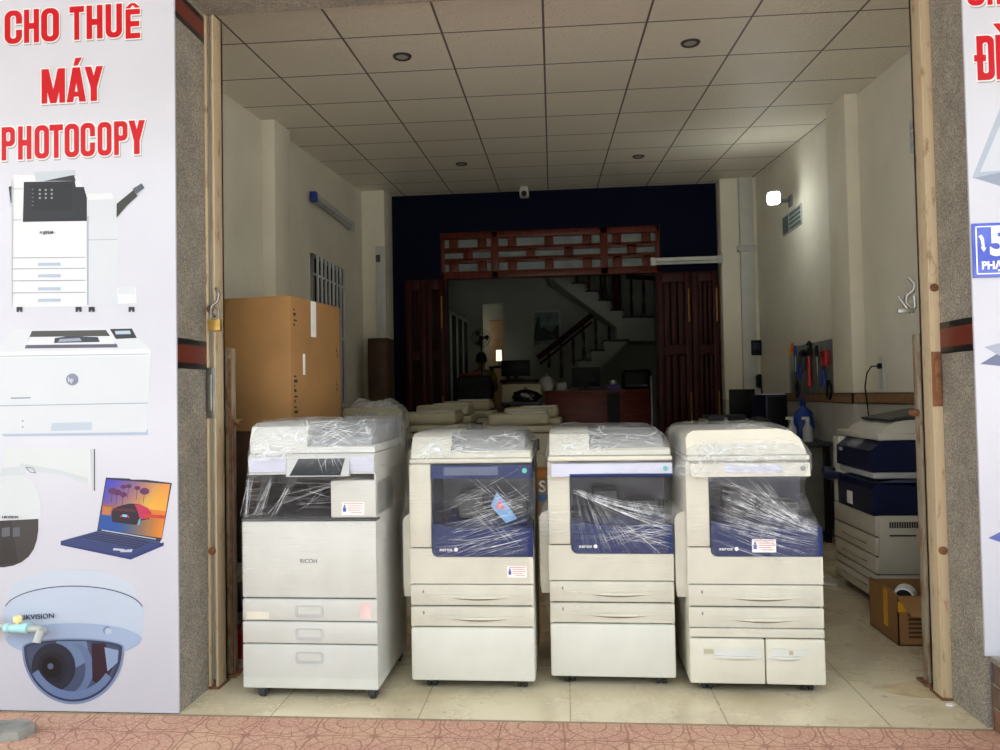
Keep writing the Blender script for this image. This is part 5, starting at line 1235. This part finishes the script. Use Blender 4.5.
tool('tool_pouch', 'bright red pouch at the right end of the tool board', 'pouch', -.54, .08, [('pocket', M_red, lambda b: b.box(-.03, .01, -.06, .06, -.07, .07, .012)), ('flap', mat('dark_red_cloth', (140, 24, 22), .6), lambda b: b.box(-.036, -.028, -.055, .055, .01, .06, .004))])
tool('steel_ruler', 'thin steel ruler hanging right of the centre of the tool board', 'ruler', -.2, .02, [('blade', M_steel, lambda b: b.box(-.003, 0, -.015, .015, -.2, .16, .001)), ('end_hole', M_dgrey, lambda b: b.lathe([(.006, -.004), (.006, .001)], (0, 0, .14), 'x', 10))])
tool('cable_coil', 'coil of dark cable hanging low at the right of the tool board', 'cable', -.58, -.2, [('loop', M_black, lambda b: b.tube([(0, .06*math.cos(a*PI/8), .075*math.sin(a*PI/8)) for a in range(16)], .009, 8, closed=True)), ('tie', M_navy, lambda b: b.box(-.014, .014, -.014, .014, .06, .09, .004))])
# things on the table
TZ = .85
def on(px, py): return atz(px, py, TZ)
t = thing('computer_tower', 'dark computer tower on the work table below the tool board', 'computer', (1.92, 7.35, TZ), .1)
b = MB(); b.box(-.1, .1, -.2, .2, 0, .41, .008); b.build('case', M_navyd, t); b = MB(); b.box(-.09, .09, -.208, -.2, .02, .39, .004); b.build('front_panel', M_black, t); b = MB(); b.box(-.095, .08, -.19, .1, .412, .42, .002); b.build('loose_paper', M_label, t)
t = thing('plastic_bag', 'crumpled blue plastic bag hanging at the side of the computer tower', 'bag', (2.15, 7.08, TZ))
b = MB(); b.lathe([(.001, 0), (.08, .01), (.1, .12), (.07, .25), (.02, .3), (.03, .34), (.001, .34)], n=14)
for i, v in enumerate(b.v): k = 1+.25*noise.noise(Vector(v)*18); b.v[i] = (v[0]*k, v[1]*k, v[2])
b.build('sack', M_blue_p, t); b = MB(); b.tube([(-.02, 0, .32), (-.03, 0, .38), (.01, 0, .4), (.02, 0, .33)], .006, 6); b.build('tie', M_blue_p, t)
def bottle(x, y, lab):
    t = thing('spray_bottle', lab, 'bottle', (x, y, TZ)); b = MB(); b.lathe([(.001, 0), (.04, .0), (.042, .01), (.042, .11), (.02, .15), (.016, .17)], n=18); b.build('flask', M_lgrey, t)
    b = MB(); b.lathe([(.018, .168), (.018, .195), (.001, .196)], n=14); b.box(-.05, .015, -.01, .01, .19, .215, .004); b.build('nozzle', M_white, t)
bottle(1.98, 6.85, 'pale spray bottle at the near end of the work table, left one'); bottle(2.1, 6.8, 'pale spray bottle at the near end of the work table, right one')
t = thing('desk_printer', 'dark grey printer with pale ends on the far end of the work table', 'printer', (1.68, 8.25, TZ), .05)
b = MB(); b.box(-.2, .2, -.16, .16, 0, .2, .02); b.build('case', M_dgrey, t); b = MB(); b.box(-.235, -.2, -.15, .16, 0, .16, .012); b.box(.2, .235, -.15, .16, 0, .16, .012); b.build('end_panel', M_cream2, t); b = MB(); b.box(-.15, .15, -.2, -.15, .05, .07, .005); b.build('paper_tray', M_black, t)
t = thing('desk_monitor', 'black monitor standing behind the printer on the work table', 'monitor', (1.98, 8.7, TZ))
b = MB(); b.box(-.14, .14, -.02, .02, .12, .47, .008); b.build('screen', M_black, t); b = MB(); b.box(-.02, .02, -.01, .03, .01, .15); b.box(-.09, .09, -.07, .07, 0, .012, .004); b.build('stand', M_black, t)
t = thing('water_bottle', 'clear grey water bottle beside the printer on the work table', 'bottle', (1.6, 7.75, TZ))
b = MB(); b.lathe([(.001, 0), (.034, 0), (.036, .02), (.033, .1), (.036, .13), (.016, .17), (.013, .19)], n=18); b.build('flask', M_lgrey, t); b = MB(); b.lathe([(.016, .188), (.016, .205), (.001, .206)], n=14); b.build('cap', M_blue_p, t)
t = thing('motorbike_helmet', 'black helmet on the near corner of the work table', 'helmet', (1.66, 6.72, TZ))
b = MB(); b.lathe([(.10, .0), (.125, .03), (.13, .1), (.115, .17), (.07, .215), (.001, .235)], n=24); b.build('shell', M_black, t); b = MB(); b.box(-.09, .09, -.135, -.1, .06, .12, .015); b.build('visor', M_screen, t)

# ------------------------------------------------------------------ the room behind the lattice
FZ = .22
def P(x, y, Y): return at(x, y, Y)
# reception counter
a0, a1 = P(545, 391, 10.3), P(652, 391, 10.3)
t = thing('reception_counter', 'red brown wooden counter in the dim rear room', 'counter', (a0.x, 10.3, FZ)); cw = a1.x-a0.x; ch = a0.z-FZ
b = MB(); b.box(0, cw, 0, .05, 0, ch-.03, .004); b.box(0, .04, .05, .6, 0, ch-.03); b.box(cw-.04, cw, .05, .6, 0, ch-.03); b.build('front_panel', M_counter, t)
b = MB(); b.box(-.02, cw+.02, -.03, .62, ch-.03, ch, .006); b.build('counter_top', M_counter, t)
b = MB(); b.box(cw*.58, cw*.70, -.01, .0, .05, ch-.05); b.build('recess_panel', M_black, t)
CZ = a0.z
def onc(px): return P(px, 390, 10.5).x
t = thing('desk_monitor', 'black monitor on the wooden counter in the rear room', 'monitor', (onc(586), 10.5, CZ))
b = MB(); b.box(-.19, .19, -.02, .02, .05, .32, .008); b.build('screen', M_black, t); b = MB(); b.box(-.03, .03, 0, .03, .01, .1); b.box(-.1, .1, -.08, .08, 0, .012); b.build('stand', M_black, t)
t = thing('desk_printer', 'wide black printer on the right of the wooden counter', 'printer', (onc(637), 10.6, CZ))
b = MB(); b.box(-.2, .2, -.16, .16, 0, .27, .05, seg=3); b.build('case', M_black, t); b = MB(); b.box(-.15, .15, -.2, -.15, .04, .06); b.build('paper_tray', M_dgrey, t)
t = thing('small_box', 'small white box on the wooden counter left of the monitor', 'box', (onc(562), 10.42, CZ))
b = MB(); b.box(-.06, .06, -.05, .05, 0, .11, .004); b.build('carton', M_lgrey, t); b = MB(); b.box(-.061, .061, -.051, .051, .1, .112, .002); b.build('lid', M_cream2, t)
t = thing('tissue_box', 'purple and white tissue box on the wooden counter', 'box', (onc(613), 10.42, CZ))
b = MB(); b.box(-.09, .09, -.05, .05, 0, .07, .005); b.build('carton', mat('purple_card', (96, 76, 150), .6), t); b = MB(); b.lathe([(.03, .07), (.05, .1), (.03, .13), (.001, .12)], n=9); b.build('tissue', M_label, t)
t = thing('paper_bag', 'crumpled white bag at the left end of the wooden counter', 'bag', (onc(547), 10.5, CZ))
b = MB(); b.lathe([(.001, 0), (.1, .0), (.13, .06), (.1, .15), (.05, .2), (.001, .2)], n=14)
for i, v in enumerate(b.v): k = 1+.35*noise.noise(Vector(v)*14); b.v[i] = (v[0]*k, v[1]*k, v[2])
b.build('sack', M_lgrey, t); b = MB(); b.tube([(-.03, 0, .19), (0, 0, .25), (.03, 0, .19)], .006, 6); b.build('handle', M_lgrey, t)
t = thing('computer_tower', 'pale computer tower standing at the right end of the counter', 'computer', (P(656, 390, 10.15).x, 10.1, FZ))
b = MB(); b.box(-.08, .08, -.1, .15, 0, P(656, 376, 10.1).z-FZ, .006); b.build('case', M_dgrey, t); b = MB(); b.box(-.085, -.07, -.105, -.09, 0, P(656, 376, 10.1).z-FZ); b.build('edge_strip', M_lgrey, t)
# printer with a black bag, on a stand in the opening
q = P(521, 384, 9.9); q2 = P(521, 402, 9.9)
t = thing('printer_stand', 'dark stand in the rear opening under the pale printer', 'stand', (q.x, 9.95, FZ))
b = MB(); b.box(-.26, .26, -.25, .4, q2.z-FZ-.03, q2.z-FZ, .004); b.build('stand_top', M_dgrey, t)
for x in (-.24, .24):
    for y in (.02, .38): b = MB(); b.box(x-.018, x+.018, y-.018, y+.018, 0, q2.z-FZ-.03); b.build('leg', M_dgrey, t)
t = thing('desk_printer', 'pale office printer on the dark stand in the rear opening', 'printer', (q.x, 9.95, q2.z))
b = MB(); b.box(-.26, .26, .0, .38, 0, q.z-q2.z, .015); b.build('case', M_cream2, t); b = MB(); b.box(-.2, .2, .02, .36, q.z-q2.z-.002, q.z-q2.z+.03, .01); b.build('lid', M_dgrey, t)
t = thing('plastic_bag', 'shiny black plastic bag stuffed against the pale printer', 'bag', (q.x+.06, 9.82, q2.z-.02))
t.location.z = q2.z+.001
b = MB(); b.lathe([(.001, .0), (.14, .01), (.17, .07), (.13, .13), (.05, .16), (.001, .16)], n=20)
for i, v in enumerate(b.v): k = 1+.35*noise.noise(Vector(v)*15+Vector((3, 0, 0))); b.v[i] = (v[0]*k*1.1, v[1]*k*.5, v[2])
b.build('sack', mat('black_film', (18, 18, 20), .15, var=.2), t); b = MB(); b.tube([(-.02, 0, .15), (0, -.01, .19), (.03, 0, .16)], .008, 6); b.build('knot', M_black, t)
# framed picture
q0, q1 = P(532, 311, YR-.03), P(561, 346, YR-.03)
t = thing('framed_picture', 'dark green landscape picture on the far wall of the rear room', 'picture', (q0.x, YR-.03, q1.z)); fw, fh = q1.x-q0.x, q0.z-q1.z
b = MB()
for bx in ((0, fw, 0, .03), (0, fw, fh-.03, fh), (0, .03, 0, fh), (fw-.03, fw, 0, fh)): b.box(bx[0], bx[1], 0, .03, bx[2], bx[3], .004)
b.build('frame', M_lgrey, t)
b = MB(); b.box(.02, fw-.02, .015, .025, .02, fh-.02, mi=0); b.prism([(.03, .2), (.2, fh*.55), (.35, fh*.4), (fw-.03, fh*.62), (fw-.03, .14), (.03, .1)], 'y', .012, .016, 1); b.prism([(.03, fh*.3), (.09, fh*.85), (.14, fh*.8), (.17, fh*.3)], 'y', .01, .014, 1)
b.build('canvas', [mat('pale_paint', (124, 140, 132), .6, var=.2, scale=6), mat('green_paint', (30, 52, 42), .6, var=.3, scale=9)], t)
# staircase
YS2 = 12.6
t = thing('staircase', 'pale staircase turning back on a landing with dark railing in the rear room', 'staircase')
def xz(x, y): q = P(x, y, YS2); return (q.x, q.z)
lo_steps = [(578, 372), (578, 361), (591, 361), (591, 351), (604, 351), (604, 341.5), (628, 341.5), (600, 369)]
b = MB(); b.prism([xz(*q) for q in lo_steps], 'y', YS2, YS2+.8); b.build('lower_flight', M_rear, t)
up_steps = [(549, 278), (572, 278), (572, 284), (585, 284), (585, 292.5), (598, 292.5), (598, 301.5), (610, 301.5), (610, 311), (623, 311), (623, 318), (661, 318), (661, 327), (617, 328)]
b = MB(); b.prism([xz(*q) for q in up_steps], 'y', YS2-.05, YS2+.0); b.prism([xz(*q) for q in up_steps], 'y', YS2+.02, YS2+.75); b.build('upper_flight', M_rear, t)
b = MB(); b.prism([xz(617, 328), xz(661, 327), xz(661, 341), xz(617, 341)], 'y', YS2+.02, YS2+.9); b.build('landing', M_rear, t)
b = MB(); 
for (x0_, x1_, y_) in ((577, 591.5, 361), (590, 604.5, 351), (603, 629, 341.3), (572, 586, 284), (585, 599, 292.3), (598, 611, 301.3), (610, 624, 311), (622, 661, 318)):
    a, c = xz(x0_, y_), xz(x1_, y_); b.box(a[0], c[0], YS2-.08, YS2+.7, a[1]-.005, a[1]+.02)
b.build('tread', M_black, t)
def rail(pts, nm, r): bb = MB(); bb.tube([(xz(*q)[0], YS2-.04, xz(*q)[1]) for q in pts], r, 8); return bb.build(nm, M_wood, t)
rail([(538, 358), (592, 315)], 'handrail', .045); rail([(540, 364), (592, 322)], 'lower_rail', .02)
rail([(626, 277), (660, 279)], 'handrail', .04)
for x, y0_, y1_ in ((549, 368, 352), (561.5, 378, 344), (573.5, 366, 337), (584, 360, 326), (596, 350, 319), (609, 341, 327), (577, 283, 270), (589, 291, 268), (601, 300, 262), (605, 300, 262), (614, 310, 270), (620, 310, 275), (631.5, 317, 278), (644, 317, 279), (656, 317, 279)):
    bb = MB(); a, c = xz(x, y0_), xz(x, y1_); bb.lathe([(.018, 0), (.03, (c[1]-a[1])*.2), (.018, (c[1]-a[1])*.45), (.026, (c[1]-a[1])*.7), (.016, c[1]-a[1])], (a[0], YS2-.04, a[1]), 'z', 10); bb.build('baluster', M_wood, t)
bb = MB(); a, c = xz(617, 311), xz(617, 273); bb.lathe([(.05, 0), (.06, .2), (.035, .3), (.06, .45), (.05, c[1]-a[1])], (a[0], YS2-.04, a[1]), 'z', 12); bb.build('newel_post', M_wood, t)
# glass cupboards down the left side
q0, q1 = P(447, 330, 10.6), P(470, 345, 12.6)
t = thing('display_cabinet', 'tall glass fronted cabinet along the left side of the rear room', 'cabinet', (q0.x, 10.3, FZ), math.atan2(q0.x-q1.x, 2.0))
hh_ = P(448, 305, 10.4).z-FZ
b = MB(); b.box(-.4, -.02, 0, 2.1, 0, hh_, .006); b.build('carcass', M_rear, t)
for k in range(4):
    b = MB(); y0_, y1_ = .02+k*.515, .52+k*.515
    for bx in ((y0_, y0_+.04, .05, hh_-.03), (y1_-.04, y1_, .05, hh_-.03), (y0_, y1_, .05, .09), (y0_, y1_, hh_-.07, hh_-.03)): b.box(-.02, .01, bx[0], bx[1], bx[2], bx[3])
    o = b.build('door_frame', M_lgrey, t); b = MB(); b.box(-.015, -.005, y0_+.03, y1_-.03, .08, hh_-.06); b.build('door_glass', M_screen, o)
t = thing('file_stack', 'stack of pale papers and dark folder on top of the glass cabinet', 'papers', (q0.x-.16, 10.5, FZ+hh_), .05)
b = MB()
for k in range(8): b.box(-.1+.008*(k % 3), .06+.008*(k % 2), 0, .3, k*.04, k*.04+.034, .002)
b.build('papers', M_lgrey, t); b = MB(); b.box(.075, .12, .02, .26, 0, .34, .004); b.build('folder', M_navyd, t)
# pedestal fan
q = P(481, 338, 12.2)
t = thing('pedestal_fan', 'dark pedestal fan in front of the far doorway', 'fan', (q.x, 12.2, FZ)); hz = (q.z-FZ)/.75; t.scale = (.75, .75, .75)
b = MB(); b.lathe([(.001, 0), (.19, 0), (.2, .02), (.05, .05), (.001, .06)], n=24); b.build('base', M_black, t)
b = MB(); b.tube([(0, .03, .04), (0, .03, hz-.05)], .014, 10); b.build('pole', M_black, t)
b = MB(); b.lathe([(.001, .13), (.05, .12), (.06, .04), (.045, .0), (.001, 0)], (0, 0, hz), 'y', 16); b.build('motor', M_black, t)
b = MB()
for r_, y in ((.1, -.07), (.15, -.06), (.2, -.03), (.2, .01), (.12, .03)): b.tube([(r_*math.cos(a*PI/12), y, hz+r_*math.sin(a*PI/12)) for a in range(24)], .004, 5, closed=True)
for a in range(16): b.tube([(.02*math.cos(a*PI/8), -.075, hz+.02*math.sin(a*PI/8)), (.15*math.cos(a*PI/8), -.06, hz+.15*math.sin(a*PI/8)), (.2*math.cos(a*PI/8), -.02, hz+.2*math.sin(a*PI/8))], .003, 4)
b.build('guard', M_black, t)
for a in range(3):
    b = MB(); b.add([(.02*math.cos(a*2.094), -.02, hz+.02*math.sin(a*2.094)), (.17*math.cos(a*2.094-.35), -.04, hz+.17*math.sin(a*2.094-.35)), (.18*math.cos(a*2.094+.1), -.02, hz+.18*math.sin(a*2.094+.1)), (.16*math.cos(a*2.094+.45), -.0, hz+.16*math.sin(a*2.094+.45))], [(0, 1, 2, 3)]); o = b.build('blade', M_dgrey, t); o.modifiers.new('thick', 'SOLIDIFY').thickness = .004
# small lit lamp
q = P(499, 361, 13.85); q2 = P(499, 350, 13.85)
t = thing('table_lamp', 'small glowing white lamp near the far doorway', 'lamp', (q.x, 13.85, q.z-.1))
b = MB(); b.lathe([(.001, 0), (.08, 0), (.08, .015), (.015, .03), (.015, .1)], n=16); b.build('base', M_dgrey, t)
b = MB(); b.lathe([(.05, .1), (.055, .11), (.05, .1+q2.z-q.z), (.001, .1+q2.z-q.z)], n=16); b.build('shade', mat('lamp_white', (240, 236, 214), .5, emit=.9), t)
t2 = thing('side_table', 'dark side table under the glowing lamp by the far doorway', 'table', (q.x, 13.85, FZ)); hq = q.z-.1-FZ
b = MB(); b.box(-.17, .2, -.2, .2, hq-.03, hq-.002, .004); b.build('table_top', M_black, t2)
for x in (-.14, .17):
    for y in (-.17, .17): b = MB(); b.box(x-.02, x+.02, y-.02, y+.02, 0, hq-.03); b.build('leg', M_black, t2)
# dark sofa-like chair with a monitor to the right of the person
q = P(516, 365, 11.6); t = thing('desk_monitor', 'large dark monitor behind the pale printer in the rear room', 'monitor', (q.x, 11.5, P(516, 380, 11.6).z))
b = MB(); b.box(-.22, .22, -.02, .03, .06, .30, .01); b.build('screen', M_black, t); b = MB(); b.box(-.03, .03, 0, .04, .01, .08); b.box(-.12, .12, -.09, .09, 0, .014); b.build('stand', M_black, t)
t2 = thing('office_desk', 'dark desk under the large monitor in the rear room', 'desk', (q.x, 11.5, FZ)); hq = t.location.z-FZ
b = MB(); b.box(-.22, .4, -.3, .3, hq-.04, hq-.001, .004); b.build('desk_top', M_wood, t2)
for x in (-.2, .35): b = MB(); b.box(x, x+.03, -.28, .28, 0, hq-.04); b.build('side_panel', M_wood, t2)

# ------------------------------------------------------------------ seated person in yellow
def skin(name, pts, edges, rad, m, parent, lvl=2):
    me = bpy.data.meshes.new(name); me.from_pydata([Vector(p) for p in pts], edges, []); o = bpy.data.objects.new(name, me); C.objects.link(o)
    sk = o.modifiers.new('skin', 'SKIN'); sk.use_smooth_shade = True
    for i, r_ in enumerate(rad): 
        s_ = me.skin_vertices[0].data[i]; s_.radius = r_ if isinstance(r_, tuple) else (r_, r_); s_.use_root = (i == 0)
    o.modifiers.new('sub', 'SUBSURF').levels = lvl; o.modifiers['sub'].render_levels = lvl
    bpy.context.view_layer.update()
    ev = bpy.data.meshes.new_from_object(o.evaluated_get(bpy.context.evaluated_depsgraph_get()))
    o.modifiers.clear(); o.data = ev; ev.name = name; ev.materials.clear(); ev.materials.append(m); o.parent = parent
    ev.polygons.foreach_set('use_smooth', [True]*len(ev.polygons)); return o
M_skin = mat('skin', (150, 108, 82), .5); M_shirt = mat('yellow_shirt', (150, 140, 26), .8, var=.1, scale=14); M_hair = mat('black_hair', (20, 18, 18), .5); M_pants = mat('dark_trousers', (34, 36, 44), .8)
q = P(481, 362, 12.75); hz = q.z
t = thing('person', 'person in a yellow shirt seated with back turned in the rear room', 'person', (q.x, 12.75, FZ)); s0 = hz-FZ-.68   # seat height
pz = s0+.06
# pelvis, chest, neck, head; arms forward to the desk; thighs forward and shanks down
pts = [(0, 0, pz), (0, .02, pz+.16), (0, .03, pz+.32), (0, .03, pz+.44), (0, .04, pz+.5), (0, .06, pz+.57), (0, .07, pz+.66), (0, .07, pz+.72)]
ed = [(i, i+1) for i in range(7)]; rd = [(.15, .11), (.13, .1), (.15, .1), (.14, .085), .055, .07, .085, .06]
for s_ in (-1, 1):
    k = len(pts); pts += [(s_*.17, .04, pz+.42), (s_*.24, .08, pz+.2), (s_*.2, .3, pz+.14), (s_*.18, .37, pz+.14)]; ed += [(3, k), (k, k+1), (k+1, k+2), (k+2, k+3)]; rd += [.055, .046, .036, .03]
    k2 = len(pts); pts += [(s_*.1, .1, pz-.01), (s_*.12, .42, pz+.0), (s_*.12, .43, max(.06, .08)), (s_*.12, .52, .045)]; ed += [(0, k2), (k2, k2+1), (k2+1, k2+2), (k2+2, k2+3)]; rd += [.085, .065, .045, .035]
body = skin('body', pts, ed, rd, M_skin, t)
sh = [(0, 0, pz+.05), (0, .02, pz+.18), (0, .03, pz+.32), (0, .03, pz+.43), (0, .04, pz+.48)]; se = [(i, i+1) for i in range(4)]; sr = [(.165, .125), (.15, .115), (.168, .115), (.155, .1), .065]
for s_ in (-1, 1): k = len(sh); sh += [(s_*.18, .04, pz+.42), (s_*.235, .075, pz+.26)]; se += [(3, k), (k, k+1)]; sr += [.068, .06]
skin('shirt', sh, se, sr, M_shirt, t)
b = MB(); b.lathe([(.001, .112), (.05, .105), (.085, .06), (.096, .0), (.09, -.05), (.06, -.08), (.001, -.085)], (0, .06, pz+.68), 'z', 20); b.build('hair', M_hair, t)
for s_ in (-1, 1):
    b = MB(); b.lathe([(.001, -.012), (.014, -.01), (.018, 0), (.014, .01), (.001, .012)], (s_*.098, .075, pz+.645), 'x', 10); b.build('ear', M_skin, t)
t = thing('stool', 'dark stool under the seated person in yellow', 'stool', (q.x, 12.75, FZ))
b = MB(); b.lathe([(.001, s0-.06), (.17, s0-.06), (.18, s0-.045), (.17, s0-.03), (.001, s0-.03)], n=22); b.build('seat', M_black, t)
for x in (-1, 1):
    for y in (-1, 1): b = MB(); b.tube([(x*.12, y*.12, s0-.06), (x*.17, y*.17, 0)], .014, 8); b.build('leg', M_black, t)

q0, q1 = P(457, 376, 10.9), P(491, 376, 10.9)
t = thing('armchair', 'dark fabric armchair seen from behind in front of the seated person', 'chair', ((q0.x+q1.x)/2, 10.9, FZ)); aw = (q1.x-q0.x)/2; ah = q0.z-FZ
M_fab = mat('dark_fabric', (44, 44, 46), .85, var=.2, scale=14)
b = MB(); b.box(-aw, aw, 0, .16, .2, ah, .05, seg=3); b.build('backrest', M_fab, t)
b = MB(); b.box(-aw+.1, aw-.1, .16, .7, .22, .48, .05, seg=3); b.build('seat', M_fab, t)
for s_ in (-1, 1):
    b = MB(); b.box(min(s_*aw, s_*(aw-.11)), max(s_*aw, s_*(aw-.11)), .12, .7, .2, .64, .04, seg=3); b.build('armrest', M_fab, t)
for x in (-aw+.06, aw-.06):
    for y in (.06, .62): b = MB(); b.box(x-.025, x+.025, y-.025, y+.025, 0, .21, .004); b.build('leg', M_black, t)
t = tag(MB().box(-.15, .13, -.02, .18, 0, .03, .012, seg=3).build('folded_cloth', mat('red_cloth', (150, 40, 34), .85), None, (q0.x+.18, 10.9, q0.z+.001)), 'folded red cloth lying on top of the dark armchair back', 'cloth')

# ------------------------------------------------------------------ light
w = bpy.data.worlds.new('overcast'); sc.world = w; w.use_nodes = True; N = w.node_tree.nodes; L = w.node_tree.links
bg = N['Background']; tc = N.new('ShaderNodeTexCoord'); n = N.new('ShaderNodeTexNoise'); n.inputs['Scale'].default_value = 2.5; n.inputs['Detail'].default_value = 5
L.new(tc.outputs['Generated'], n.inputs['Vector'])
r = ramp(N, [(.35, rgb(196, 214, 234)), (.7, rgb(246, 252, 255))]); L.new(n.outputs['Fac'], r.inputs['Fac']); L.new(r.outputs['Color'], bg.inputs['Color'])
bg.inputs['Strength'].default_value = 2.7
lc = bpy.data.lights.new('corridor_lamp', 'POINT'); lc.energy = 1.6; lc.color = (1, .86, .68); lc.shadow_soft_size = .1
l2 = bpy.data.objects.new('corridor_lamp', lc); C.objects.link(l2); l2.location = (dx0-.4, YR+.5, 2.6)
su = bpy.data.lights.new('sun', 'SUN'); su.energy = 17.0; su.angle = .03; su.color = (1, .96, .9)
so = bpy.data.objects.new('sun', su); C.objects.link(so); so.location = (0, 8, 14)
so.rotation_euler = Vector((.18, -1, -1.45)).to_track_quat('-Z', 'Y').to_euler()
sc.view_settings.view_transform = 'Standard'; sc.view_settings.look = 'None'; sc.view_settings.gamma = 1; sc.view_settings.use_curve_mapping = False
sc.view_settings.exposure = 0.64
